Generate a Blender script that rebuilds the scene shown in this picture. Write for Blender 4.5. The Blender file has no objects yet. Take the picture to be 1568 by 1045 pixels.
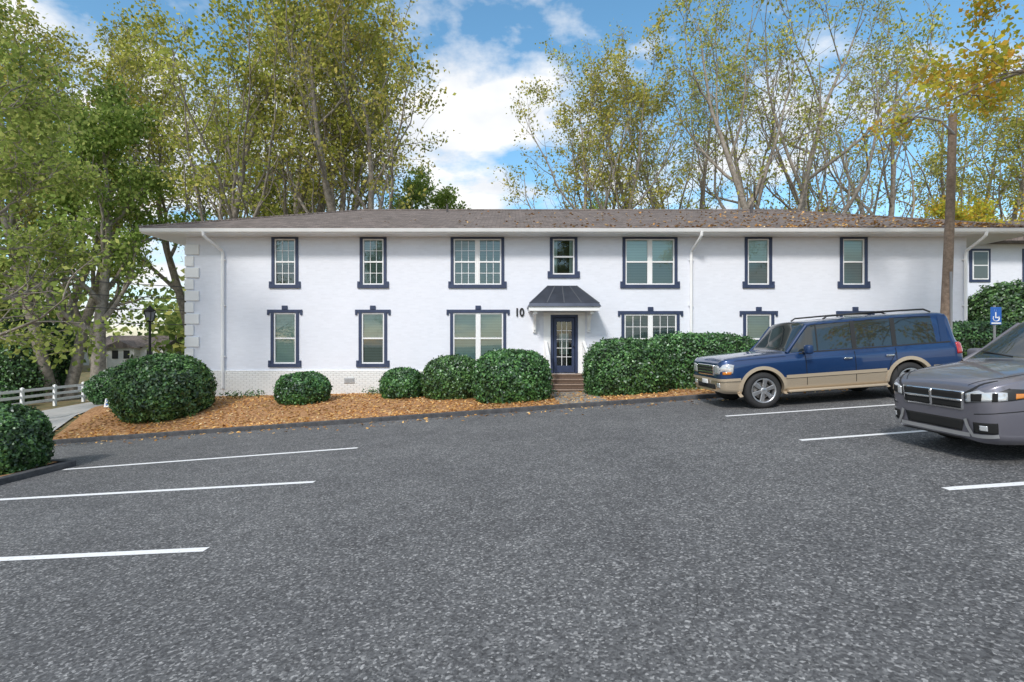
import bpy, bmesh, math, random
import numpy as np
from mathutils import Vector, Matrix
from mathutils.bvhtree import BVHTree
random.seed(7)
rad = math.radians
scene = bpy.context.scene
COL = scene.collection
scene.view_settings.view_transform = 'Standard'
scene.view_settings.look = 'None'
scene.view_settings.exposure = 0

# ------------------------------------------------------------ node helpers
def new_mat(name):
    m = bpy.data.materials.new(name); m.use_nodes = True
    nt = m.node_tree
    return m, nt, nt.nodes['Principled BSDF'], nt.nodes['Material Output']

def pmat(name, col, rough=0.6, metal=0.0, coat=0.0, vary=0.0, vscale=3.0, bump=0.0, bscale=40.0, spec=0.5):
    m, nt, b, o = new_mat(name)
    b.inputs['Base Color'].default_value = (*col, 1)
    b.inputs['Roughness'].default_value = rough
    b.inputs['Metallic'].default_value = metal
    b.inputs['Coat Weight'].default_value = coat
    b.inputs['Coat Roughness'].default_value = 0.03
    b.inputs['Specular IOR Level'].default_value = spec
    tc = nt.nodes.new('ShaderNodeTexCoord')
    if vary > 0:
        n = nt.nodes.new('ShaderNodeTexNoise'); n.inputs['Scale'].default_value = vscale; n.inputs['Detail'].default_value = 6
        nt.links.new(tc.outputs['Object'], n.inputs['Vector'])
        r = nt.nodes.new('ShaderNodeValToRGB')
        r.color_ramp.elements[0].position = 0.3; r.color_ramp.elements[1].position = 0.7
        r.color_ramp.elements[0].color = (*[c*(1-vary) for c in col], 1)
        r.color_ramp.elements[1].color = (*[min(1, c*(1+vary)) for c in col], 1)
        nt.links.new(n.outputs['Fac'], r.inputs['Fac']); nt.links.new(r.outputs['Color'], b.inputs['Base Color'])
    if bump > 0:
        n2 = nt.nodes.new('ShaderNodeTexNoise'); n2.inputs['Scale'].default_value = bscale; n2.inputs['Detail'].default_value = 4
        nt.links.new(tc.outputs['Object'], n2.inputs['Vector'])
        bp = nt.nodes.new('ShaderNodeBump'); bp.inputs['Strength'].default_value = bump; bp.inputs['Distance'].default_value = 0.02
        nt.links.new(n2.outputs['Fac'], bp.inputs['Height']); nt.links.new(bp.outputs['Normal'], b.inputs['Normal'])
    return m

def ramp(nt, stops):
    r = nt.nodes.new('ShaderNodeValToRGB'); cr = r.color_ramp
    while len(cr.elements) < len(stops): cr.elements.new(0.5)
    for e, (p, c) in zip(cr.elements, stops):
        e.position = p; e.color = (*c, 1)
    return r

def leaf_mat(name, cols, transl=0.45, objvar=True, nscale=0.6, lo=0.75, hi=1.3, gloss=0.0):
    m, nt, b, o = new_mat(name)
    nt.nodes.remove(b)
    g = nt.nodes.new('ShaderNodeNewGeometry')
    n = len(cols)
    r = ramp(nt, [(i/(n-1), c) for i, c in enumerate(cols)])
    nt.links.new(g.outputs['Random Per Island'], r.inputs['Fac'])
    tc = nt.nodes.new('ShaderNodeTexCoord')
    no = nt.nodes.new('ShaderNodeTexNoise'); no.inputs['Scale'].default_value = nscale; no.inputs['Detail'].default_value = 1
    nt.links.new(tc.outputs['Object'], no.inputs['Vector'])
    mr = nt.nodes.new('ShaderNodeMapRange'); mr.inputs[1].default_value = 0.35; mr.inputs[2].default_value = 0.65
    mr.inputs[3].default_value = lo; mr.inputs[4].default_value = hi
    nt.links.new(no.outputs['Fac'], mr.inputs[0])
    hs = nt.nodes.new('ShaderNodeHueSaturation')
    nt.links.new(r.outputs['Color'], hs.inputs['Color']); nt.links.new(mr.outputs[0], hs.inputs['Value'])
    if objvar:
        oi = nt.nodes.new('ShaderNodeObjectInfo')
        m2 = nt.nodes.new('ShaderNodeMapRange'); m2.inputs[3].default_value = 0.476; m2.inputs[4].default_value = 0.510
        nt.links.new(oi.outputs['Random'], m2.inputs[0]); nt.links.new(m2.outputs[0], hs.inputs['Hue'])
    d = nt.nodes.new('ShaderNodeBsdfDiffuse'); nt.links.new(hs.outputs['Color'], d.inputs['Color'])
    t = nt.nodes.new('ShaderNodeBsdfTranslucent'); nt.links.new(hs.outputs['Color'], t.inputs['Color'])
    mx = nt.nodes.new('ShaderNodeMixShader'); mx.inputs[0].default_value = transl
    nt.links.new(d.outputs[0], mx.inputs[1]); nt.links.new(t.outputs[0], mx.inputs[2])
    last = mx
    if gloss > 0:
        gl = nt.nodes.new('ShaderNodeBsdfGlossy'); gl.inputs['Roughness'].default_value = 0.42; gl.inputs[0].default_value=(0.9,0.95,1,1)
        m3 = nt.nodes.new('ShaderNodeMixShader'); m3.inputs[0].default_value = gloss
        nt.links.new(mx.outputs[0], m3.inputs[1]); nt.links.new(gl.outputs[0], m3.inputs[2]); last = m3
    nt.links.new(last.outputs[0], o.inputs['Surface'])
    return m

# ------------------------------------------------------------ mesh helpers
def fast_mesh(name, V, Q, mats, midx=None, smooth=False):
    V = np.asarray(V, dtype=np.float32); Q = np.asarray(Q, dtype=np.int32)
    me = bpy.data.meshes.new(name)
    me.vertices.add(len(V)); me.vertices.foreach_set('co', V.ravel())
    me.loops.add(Q.size); me.loops.foreach_set('vertex_index', Q.ravel())
    me.polygons.add(len(Q)); me.polygons.foreach_set('loop_start', np.arange(0, Q.size, 4, dtype=np.int32))
    for m in mats: me.materials.append(m)
    if midx is not None: me.polygons.foreach_set('material_index', np.asarray(midx, dtype=np.int32))
    me.polygons.foreach_set('use_smooth', np.full(len(Q), bool(smooth)) if not hasattr(smooth, '__len__') else smooth)
    me.update(calc_edges=True)
    return me

def add_obj(name, me, parent=None, loc=(0,0,0), rot=(0,0,0), scale=(1,1,1)):
    o = bpy.data.objects.new(name, me); COL.objects.link(o)
    o.location = loc; o.rotation_euler = rot; o.scale = scale
    if parent: o.parent = parent
    return o

def empty(name, loc=(0,0,0), rot=(0,0,0)):
    o = bpy.data.objects.new(name, None); COL.objects.link(o); o.location = loc; o.rotation_euler = rot
    o.empty_display_size = 0.3
    return o

class Acc:
    def __init__(s): s.V=[]; s.Q=[]; s.n=0
    def quad(s, a, b, c, d):
        s.V += [a,b,c,d]; s.Q.append((s.n,s.n+1,s.n+2,s.n+3)); s.n += 4
    def box(s, x0,x1,y0,y1,z0,z1):
        v=[(x0,y0,z0),(x1,y0,z0),(x1,y1,z0),(x0,y1,z0),(x0,y0,z1),(x1,y0,z1),(x1,y1,z1),(x0,y1,z1)]
        s.hexa(v)
    def hexa(s, v):
        n=s.n; s.V += [tuple(p) for p in v]
        for f in ((0,3,2,1),(4,5,6,7),(0,1,5,4),(1,2,6,5),(2,3,7,6),(3,0,4,7)):
            s.Q.append(tuple(n+i for i in f))
        s.n += 8
    def tube(s, P, R, sides=8, cap=True):
        V,Q = tube_arr(P,R,sides)
        s.V += [tuple(v) for v in V]; s.Q += [tuple(int(i)+s.n for i in q) for q in Q]; s.n += len(V)
    def obj(s, name, mat, parent=None, bevel=0, smooth=False):
        me = fast_mesh(name, s.V, s.Q, [mat], smooth=smooth)
        o = add_obj(name, me, parent)
        if bevel:
            b = o.modifiers.new('bevel','BEVEL'); b.width = bevel; b.segments = 2; b.limit_method='ANGLE'
        return o

def tube_arr(P, R, sides):
    P = np.asarray(P, float); R = np.broadcast_to(np.asarray(R, float), (len(P),))
    T = np.gradient(P, axis=0); T /= (np.linalg.norm(T, axis=1, keepdims=True)+1e-9)
    ref = np.array([0.0,0.0,1.0])
    if abs(T[:,2]).mean() > 0.8: ref = np.array([1.0,0.2,0.0])
    U = np.cross(T, ref); U /= (np.linalg.norm(U, axis=1, keepdims=True)+1e-9)
    W = np.cross(T, U)
    a = np.linspace(0, 2*math.pi, sides, endpoint=False)
    V = P[:,None,:] + R[:,None,None]*(np.cos(a)[None,:,None]*U[:,None,:] + np.sin(a)[None,:,None]*W[:,None,:])
    V = V.reshape(-1,3)
    n = len(P); i = np.arange(n-1)[:,None]*sides; j = np.arange(sides)[None,:]; j2 = (j+1)%sides
    Q = np.stack([i+j, i+j2, i+sides+j2, i+sides+j], axis=-1).reshape(-1,4)
    return V, Q

def leaf_quads(C, size, rng, flat=0.0, aspect=0.6, normals=None):
    n = len(C)
    u = rng.normal(size=(n,3))
    if flat: u[:,2] *= (1-flat)
    u /= np.linalg.norm(u, axis=1, keepdims=True)
    w = rng.normal(size=(n,3))
    if normals is not None: w = normals + w*0.6
    if flat: w = np.array([0,0,1.0]) + w*(1-flat)
    v = np.cross(w, u); v /= (np.linalg.norm(v, axis=1, keepdims=True)+1e-9)
    if normals is not None:
        w2 = w/np.linalg.norm(w,axis=1,keepdims=True)
        u = np.cross(v, w2)
    s = size*(0.6+0.8*rng.random(n))[:,None]
    V = np.stack([C-u*s*0.5, C+v*s*aspect*0.5+u*s*0.05, C+u*s*0.5, C-v*s*aspect*0.5+u*s*0.05], axis=1).reshape(-1,3)
    Q = np.arange(4*n).reshape(-1,4)
    return V, Q

# ------------------------------------------------------------ terrain
def sst(a, b, t):
    t = np.clip((t-a)/(b-a), 0, 1); return t*t*(3-2*t)
def gz(x, y):
    x = np.asarray(x, float); y = np.asarray(y, float)
    lot = 0.07*np.clip(x, -32, 20)
    pad = 0.022*np.clip(x, -14, 2) + 0.055*np.clip(x-2, 0, 18)
    w = sst(-17, -13.2, x)*sst(14.2, 17.6, y)
    return lot + (pad-lot)*w
def gzf(x, y): return float(gz(x, y))

def drape(name, x0, x1, y0, y1, sx, sy, off, mat, corners=None):
    nx = max(1, int(round((x1-x0)/sx))); ny = max(1, int(round((y1-y0)/sy)))
    if corners is None: corners = [(x0,y0),(x1,y0),(x1,y1),(x0,y1)]
    c = np.array(corners, float)
    u, v = np.meshgrid(np.linspace(0,1,nx+1), np.linspace(0,1,ny+1))
    u = u.ravel()[:,None]; v = v.ravel()[:,None]
    P = (c[0]*(1-u)+c[1]*u)*(1-v) + (c[3]*(1-u)+c[2]*u)*v
    Z = gz(P[:,0], P[:,1]) + off
    V = np.column_stack([P, Z])
    i = np.arange(ny)[:,None]*(nx+1) + np.arange(nx)[None,:]
    Q = np.stack([i, i+1, i+nx+2, i+nx+1], axis=-1).reshape(-1,4)
    return add_obj(name, fast_mesh(name, V, Q, [mat], smooth=True))

# ------------------------------------------------------------ materials: ground
def asphalt_mat():
    m, nt, b, o = new_mat('asphalt')
    tc = nt.nodes.new('ShaderNodeTexCoord')
    def noise(s, d=4, r=0.6):
        n = nt.nodes.new('ShaderNodeTexNoise'); n.inputs['Scale'].default_value = s; n.inputs['Detail'].default_value = d
        n.inputs['Roughness'].default_value = r
        nt.links.new(tc.outputs['Object'], n.inputs['Vector']); return n
    vo = nt.nodes.new('ShaderNodeTexVoronoi'); vo.inputs['Scale'].default_value = 60
    nt.links.new(tc.outputs['Object'], vo.inputs['Vector'])
    sep = nt.nodes.new('ShaderNodeSeparateColor'); nt.links.new(vo.outputs['Color'], sep.inputs[0])
    r1 = ramp(nt, [(0.0,(0.07,0.07,0.072)),(0.45,(0.118,0.118,0.121)),(0.82,(0.165,0.165,0.165)),(1.0,(0.36,0.355,0.35))])
    nt.links.new(sep.outputs[0], r1.inputs['Fac'])
    n1 = noise(26, 4, 0.75)
    r2 = ramp(nt, [(0.32,(0.64,0.64,0.64)),(0.5,(0.96,0.96,0.96)),(0.68,(1.25,1.25,1.24))])
    nt.links.new(n1.outputs['Fac'], r2.inputs['Fac'])
    def mult(a_, b_, fac=None):
        mul = nt.nodes.new('ShaderNodeMix'); mul.data_type='RGBA'; mul.blend_type='MULTIPLY'; mul.inputs[0].default_value=1
        if fac is not None: nt.links.new(fac, mul.inputs[0])
        nt.links.new(a_, mul.inputs[6]); nt.links.new(b_, mul.inputs[7]); return mul.outputs[2]
    c = mult(r1.outputs['Color'], r2.outputs['Color'])
    n2 = noise(0.4, 5, 0.62)
    r3 = ramp(nt, [(0.3,(0.80,0.80,0.81)),(0.7,(1.14,1.14,1.13))])
    nt.links.new(n2.outputs['Fac'], r3.inputs['Fac'])
    c = mult(c, r3.outputs['Color'])
    n4 = noise(3.2, 3, 0.6)
    r4 = ramp(nt, [(0.3,(0.9,0.9,0.9)),(0.7,(1.08,1.08,1.08))]); nt.links.new(n4.outputs['Fac'], r4.inputs['Fac'])
    c = mult(c, r4.outputs['Color'])
    nw = noise(1.6, 4, 0.6)
    vm = nt.nodes.new('ShaderNodeVectorMath'); vm.operation='MULTIPLY_ADD'
    vm.inputs[1].default_value=(0.55,0.55,0); nt.links.new(nw.outputs['Color'], vm.inputs[0]); nt.links.new(tc.outputs['Object'], vm.inputs[2])
    vc = nt.nodes.new('ShaderNodeTexVoronoi'); vc.feature='DISTANCE_TO_EDGE'; vc.inputs['Scale'].default_value=0.5
    nt.links.new(vm.outputs[0], vc.inputs['Vector'])
    rc = ramp(nt, [(0.0,(0.35,0.35,0.35)),(0.003,(1,1,1))])
    nt.links.new(vc.outputs['Distance'], rc.inputs['Fac'])
    n3 = noise(0.3, 2)
    rm = ramp(nt, [(0.47,(0,0,0)),(0.6,(1,1,1))]); nt.links.new(n3.outputs['Fac'], rm.inputs['Fac'])
    c = mult(c, rc.outputs['Color'], rm.outputs['Color'])
    nt.links.new(c, b.inputs['Base Color'])
    b.inputs['Roughness'].default_value = 0.85; b.inputs['Specular IOR Level'].default_value=0.3
    bp = nt.nodes.new('ShaderNodeBump'); bp.inputs['Strength'].default_value=0.5; bp.inputs['Distance'].default_value=0.006
    nt.links.new(n1.outputs['Fac'], bp.inputs['Height']); nt.links.new(bp.outputs['Normal'], b.inputs['Normal'])
    return m

def noise_ramp_mat(name, scale, stops, rough=0.9, bump=0.4, detail=8, dist=0.03):
    m, nt, b, o = new_mat(name)
    tc = nt.nodes.new('ShaderNodeTexCoord')
    n = nt.nodes.new('ShaderNodeTexNoise'); n.inputs['Scale'].default_value=scale; n.inputs['Detail'].default_value=detail; n.inputs['Roughness'].default_value=0.7
    nt.links.new(tc.outputs['Object'], n.inputs['Vector'])
    r = ramp(nt, stops); nt.links.new(n.outputs['Fac'], r.inputs['Fac']); nt.links.new(r.outputs['Color'], b.inputs['Base Color'])
    b.inputs['Roughness'].default_value=rough
    bp = nt.nodes.new('ShaderNodeBump'); bp.inputs['Strength'].default_value=bump; bp.inputs['Distance'].default_value=dist
    nt.links.new(n.outputs['Fac'], bp.inputs['Height']); nt.links.new(bp.outputs['Normal'], b.inputs['Normal'])
    return m

M_asph = asphalt_mat()
M_ground = noise_ramp_mat('ground_litter', 1.2, [(0.3,(0.07,0.09,0.03)),(0.5,(0.17,0.14,0.06)),(0.7,(0.30,0.20,0.10))], detail=5)
M_mulch = noise_ramp_mat('pine_straw', 14, [(0.28,(0.15,0.07,0.03)),(0.45,(0.36,0.18,0.075)),(0.6,(0.52,0.29,0.14)),(0.75,(0.66,0.45,0.25))], bump=0.8, detail=5)
M_conc = noise_ramp_mat('concrete', 2.5, [(0.3,(0.36,0.35,0.34)),(0.7,(0.50,0.49,0.47))], bump=0.1, detail=5)
M_walk = noise_ramp_mat('old_concrete', 5, [(0.3,(0.16,0.15,0.13)),(0.7,(0.33,0.31,0.28))], bump=0.2, detail=5)
M_curb = noise_ramp_mat('curb_dark', 6, [(0.3,(0.035,0.036,0.04)),(0.7,(0.10,0.10,0.105))], bump=0.3, detail=5)
M_line = noise_ramp_mat('line_paint', 22, [(0.30,(0.35,0.35,0.35)),(0.42,(0.76,0.76,0.76)),(0.7,(0.85,0.85,0.85))], bump=0.2, dist=0.004)
M_bark = noise_ramp_mat('bark', 5, [(0.3,(0.15,0.125,0.105)),(0.7,(0.38,0.335,0.28))], bump=0.6, detail=3)

# ground sheet
xs = np.concatenate([np.array([-700,-400,-250,-160,-110,-80,-60,-50]), np.arange(-42,34.1,0.5), np.array([42,55,80,110,160,250,400,700])])
ys = np.concatenate([np.array([-300,-150,-80,-50,-30,-20,-10,0,8]), np.arange(12,22.1,0.4), np.array([26,32,40,50,65,90,130,200,300,450,700])])
X, Y = np.meshgrid(xs, ys); Z = gz(X, Y) - 0.05
V = np.column_stack([X.ravel(), Y.ravel(), Z.ravel()]); nx=len(xs); ny=len(ys)
i = np.arange(ny-1)[:,None]*nx + np.arange(nx-1)[None,:]
Q = np.stack([i,i+1,i+nx+1,i+nx],axis=-1).reshape(-1,4)
add_obj('ground', fast_mesh('ground', V, Q, [M_ground], smooth=True))
drape('parking_lot', -32, 20, -16, 13.95, 4, 6, 0.0, M_asph)
drape('concrete_driveway', 0, 8, 14, 44, 1, 1, 0.004, M_conc, corners=[(-21,13.9),(-13.0,13.9),(-22.5,42),(-28,42)])
drape('street', 0, 60, 0, 8, 2, 2, 0.008, M_conc, corners=[(-100,43),(-16,43),(-16,50),(-100,50)])
drape('mulch_bed', 0, 33, 14, 19.6, 0.4, 0.25, 0.08, M_mulch, corners=[(-12.7,14.1),(20,14.1),(20,19.55),(-14.6,19.55)])
drape('entrance_walk', 1.3, 2.6, 14.1, 18.1, 0.3, 0.3, 0.10, M_walk)
drape('planting_island', -20, -9.2, -10, 10.65, 1, 1, 0.10, M_mulch)

def strip(name, pts, w, h, mat, off=0.0):
    P = [Vector((p[0],p[1])) for p in pts]
    Pn=[]
    for k in range(len(P)-1):
        n = max(1,int((P[k+1]-P[k]).length/0.6))
        for t in range(n): Pn.append(P[k].lerp(P[k+1], t/n))
    Pn.append(P[-1])
    rings=[]
    for k,p in enumerate(Pn):
        d = (Pn[min(k+1,len(Pn)-1)]-Pn[max(k-1,0)]).normalized(); nrm = Vector((-d.y,d.x))
        z = gzf(min(p.x,99),min(p.y,14.0))+off
        l = p+nrm*w/2; r = p-nrm*w/2
        rings.append([(r.x,r.y,z-0.1),(l.x,l.y,z-0.1),(l.x,l.y,z+h),(r.x,r.y,z+h)])
    V=[q for r in rings for q in r]; Q=[]
    for k in range(len(rings)-1):
        b=k*4
        for j in range(4): Q.append((b+j,b+(j+1)%4,b+4+(j+1)%4,b+4+j))
    Q.append((0,1,2,3)); b=(len(rings)-1)*4; Q.append((b+3,b+2,b+1,b))
    o = add_obj(name, fast_mesh(name,V,Q,[mat]))
    m=o.modifiers.new('b','BEVEL'); m.width=0.015; m.segments=2; m.limit_method='ANGLE'
    return o
strip('kerb', [(-13.0,14.0),(20,14.0)], 0.15, 0.11, M_curb)
strip('kerb', [(-9.25,-10),(-9.05,9.2),(-8.85,10.5),(-9.4,10.75),(-20,10.75)], 0.16, 0.12, M_curb)
def line(p,q):
    P=Vector(p);Q_=Vector(q);d=(Q_-P).normalized();n=Vector((-d.y,d.x))*0.055
    pts=[P-n,Q_-n,Q_+n,P+n]
    return [(a.x,a.y,gzf(a.x,a.y)+0.005) for a in pts]
a=Acc()
for p,q in [((-8.75,10.2),(-3.05,10.32)),((-8.8,8.12),(-2.95,7.8)),((-8.9,5.65),(-3.1,5.3)),((-8.9,3.1),(-3.1,2.8)),
            ((4.5,11.0),(9.9,10.95)),((4.58,8.3),(9.9,8.42)),((4.61,5.56),(9.9,5.55)),((4.7,2.85),(9.9,2.85))]:
    a.quad(*line(p,q))
a.obj('parking_lines', M_line)

# ------------------------------------------------------------ leaves / mulch scatter
rng = np.random.default_rng(3)
M_fallen = leaf_mat('fallen_leaf', [(0.22,0.09,0.03),(0.52,0.26,0.08),(0.66,0.36,0.12),(0.74,0.49,0.20),(0.38,0.18,0.06),(0.76,0.60,0.35)], 0.1, False)
n=24000
x = rng.uniform(-12.9,19.5,n); y = 14.15+5.2*rng.random(n)**1.1
keep = ~((x>1.25)&(x<2.7)&(rng.random(n)<0.4)) & (rng.random(n) < np.where(x>3,0.6,1.0))
x=x[keep];y=y[keep]
z = gz(x,y)+0.095+0.02*rng.random(len(x))
C=np.column_stack([x,y,z])
n2=420; xx=rng.uniform(-13,10,n2); yy=13.9-np.abs(rng.normal(size=n2))*0.4
C=np.vstack([C, np.column_stack([xx,yy,gz(xx,yy)+0.012])])
n3=900; xx=rng.uniform(-16,-9.4,n3); yy=rng.uniform(6,10.5,n3)
C=np.vstack([C, np.column_stack([xx,yy,gz(xx,yy)+0.12])])
n4=5000; xx=rng.uniform(-24,-13.2,n4); yy=rng.uniform(14.2,34,n4); kk=xx>-13.2-(yy-13.9)*0.32
xx=xx[kk];yy=yy[kk]; C=np.vstack([C, np.column_stack([xx,yy,gz(xx,yy)-0.02])])
V,Q=leaf_quads(C,0.085,rng,flat=0.75)
add_obj('fallen_leaves', fast_mesh('fallen_leaves',V,Q,[M_fallen]))

# ------------------------------------------------------------ building
def wall_mat(name, col, bump, mortar_dark=0.0):
    m, nt, b, o = new_mat(name)
    tc = nt.nodes.new('ShaderNodeTexCoord')
    sx = nt.nodes.new('ShaderNodeSeparateXYZ'); nt.links.new(tc.outputs['Object'], sx.inputs[0])
    ad = nt.nodes.new('ShaderNodeMath'); ad.operation='ADD'; nt.links.new(sx.outputs[0], ad.inputs[0]); nt.links.new(sx.outputs[1], ad.inputs[1])
    cx = nt.nodes.new('ShaderNodeCombineXYZ'); nt.links.new(ad.outputs[0], cx.inputs[0]); nt.links.new(sx.outputs[2], cx.inputs[1])
    br = nt.nodes.new('ShaderNodeTexBrick'); br.inputs['Scale'].default_value=1.0
    br.inputs['Brick Width'].default_value=0.215; br.inputs['Row Height'].default_value=0.075; br.inputs['Mortar Size'].default_value=0.008
    br.inputs['Mortar Smooth'].default_value=0.4
    br.inputs['Color1'].default_value=(1,1,1,1); br.inputs['Color2'].default_value=(0.95,0.95,0.95,1); br.inputs['Mortar'].default_value=(1-mortar_dark,)*3+(1,)
    nt.links.new(cx.outputs[0], br.inputs['Vector'])
    n = nt.nodes.new('ShaderNodeTexNoise'); n.inputs['Scale'].default_value=0.6; n.inputs['Detail'].default_value=5; n.inputs['Roughness'].default_value=0.6
    nt.links.new(tc.outputs['Object'], n.inputs['Vector'])
    r = ramp(nt, [(0.3,tuple(c*0.965 for c in col)),(0.7,col)]); nt.links.new(n.outputs['Fac'], r.inputs['Fac'])
    mul = nt.nodes.new('ShaderNodeMix'); mul.data_type='RGBA'; mul.blend_type='MULTIPLY'; mul.inputs[0].default_value=1
    nt.links.new(r.outputs['Color'], mul.inputs[6]); nt.links.new(br.outputs['Color'], mul.inputs[7])
    nt.links.new(mul.outputs[2], b.inputs['Base Color']); b.inputs['Roughness'].default_value=0.75
    b.inputs['Specular IOR Level'].default_value=0.25
    bp = nt.nodes.new('ShaderNodeBump'); bp.inputs['Strength'].default_value=bump; bp.inputs['Distance'].default_value=0.01; bp.invert=True
    nt.links.new(br.outputs['Fac'], bp.inputs['Height']); nt.links.new(bp.outputs['Normal'], b.inputs['Normal'])
    return m
M_wall = wall_mat('painted_brick_wall', (0.80,0.82,0.89), 0.2, 0.02)
M_found = wall_mat('painted_brick_base', (0.88,0.88,0.86), 1.0, 0.32)
M_white = pmat('white_trim', (0.85,0.85,0.85), 0.45, vary=0.04, vscale=2)
M_navy = pmat('navy_trim', (0.030,0.046,0.100), 0.5, vary=0.15, vscale=6)
M_soff = pmat('soffit', (0.76,0.76,0.75), 0.6)
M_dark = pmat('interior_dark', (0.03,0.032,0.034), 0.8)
M_brick = wall_mat('step_brick', (0.17,0.115,0.085), 0.9, 0.3)

def roof_mat():
    m, nt, b, o = new_mat('shingles')
    tc = nt.nodes.new('ShaderNodeTexCoord')
    br = nt.nodes.new('ShaderNodeTexBrick'); br.inputs['Scale'].default_value=1
    br.inputs['Brick Width'].default_value=0.3; br.inputs['Row Height'].default_value=0.15; br.inputs['Mortar Size'].default_value=0.008
    br.inputs['Color1'].default_value=(0.12,0.10,0.09,1); br.inputs['Color2'].default_value=(0.21,0.175,0.16,1); br.inputs['Mortar'].default_value=(0.05,0.04,0.038,1)
    nt.links.new(tc.outputs['Object'], br.inputs['Vector'])
    n = nt.nodes.new('ShaderNodeTexNoise'); n.inputs['Scale'].default_value=5; n.inputs['Detail'].default_value=7; n.inputs['Roughness'].default_value=0.8
    nt.links.new(tc.outputs['Object'], n.inputs['Vector'])
    r = ramp(nt, [(0.3,(0.6,0.6,0.6)),(0.7,(1.4,1.35,1.3))]); nt.links.new(n.outputs['Fac'], r.inputs['Fac'])
    mul = nt.nodes.new('ShaderNodeMix'); mul.data_type='RGBA'; mul.blend_type='MULTIPLY'; mul.inputs[0].default_value=1
    nt.links.new(br.outputs['Color'], mul.inputs[6]); nt.links.new(r.outputs['Color'], mul.inputs[7])
    nt.links.new(mul.outputs[2], b.inputs['Base Color']); b.inputs['Roughness'].default_value=0.95
    return m
M_roof = roof_mat()
def glass_mat(name, tint, ior=1.5):
    m, nt, b, o = new_mat(name)
    nt.nodes.remove(b)
    fr = nt.nodes.new('ShaderNodeFresnel'); fr.inputs['IOR'].default_value=ior
    t = nt.nodes.new('ShaderNodeBsdfTransparent'); t.inputs[0].default_value=(*tint,1)
    g = nt.nodes.new('ShaderNodeBsdfGlossy'); g.inputs['Roughness'].default_value=0.02; g.inputs[0].default_value=(0.9,0.95,0.95,1)
    n = nt.nodes.new('ShaderNodeTexNoise'); n.inputs['Scale'].default_value=1.2
    bp = nt.nodes.new('ShaderNodeBump'); bp.inputs['Strength'].default_value=0.05; bp.inputs['Distance'].default_value=0.05
    nt.links.new(n.outputs['Fac'], bp.inputs['Height']); nt.links.new(bp.outputs['Normal'], g.inputs['Normal'])
    mx = nt.nodes.new('ShaderNodeMixShader')
    nt.links.new(fr.outputs[0], mx.inputs[0]); nt.links.new(t.outputs[0], mx.inputs[1]); nt.links.new(g.outputs[0], mx.inputs[2])
    nt.links.new(mx.outputs[0], o.inputs['Surface'])
    return m
M_glass = glass_mat('window_glass', (0.84,0.93,0.91), 1.8)
def blind_mat(name, c1, c2, period):
    m, nt, b, o = new_mat(name)
    tc = nt.nodes.new('ShaderNodeTexCoord'); sx = nt.nodes.new('ShaderNodeSeparateXYZ'); nt.links.new(tc.outputs['Object'], sx.inputs[0])
    mu = nt.nodes.new('ShaderNodeMath'); mu.operation='MULTIPLY'; mu.inputs[1].default_value=1/period; nt.links.new(sx.outputs[2], mu.inputs[0])
    fr = nt.nodes.new('ShaderNodeMath'); fr.operation='FRACT'; nt.links.new(mu.outputs[0], fr.inputs[0])
    r = ramp(nt, [(0.0,c2),(0.25,c1),(0.8,c1),(1.0,c2)]); nt.links.new(fr.outputs[0], r.inputs['Fac'])
    nt.links.new(r.outputs['Color'], b.inputs['Base Color']); b.inputs['Roughness'].default_value=0.6
    return m
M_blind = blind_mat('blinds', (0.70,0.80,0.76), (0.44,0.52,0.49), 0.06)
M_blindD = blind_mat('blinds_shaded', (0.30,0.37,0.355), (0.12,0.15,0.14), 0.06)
M_curt = pmat('curtain', (0.50,0.56,0.52), 0.8, vary=0.3, vscale=3)

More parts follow.
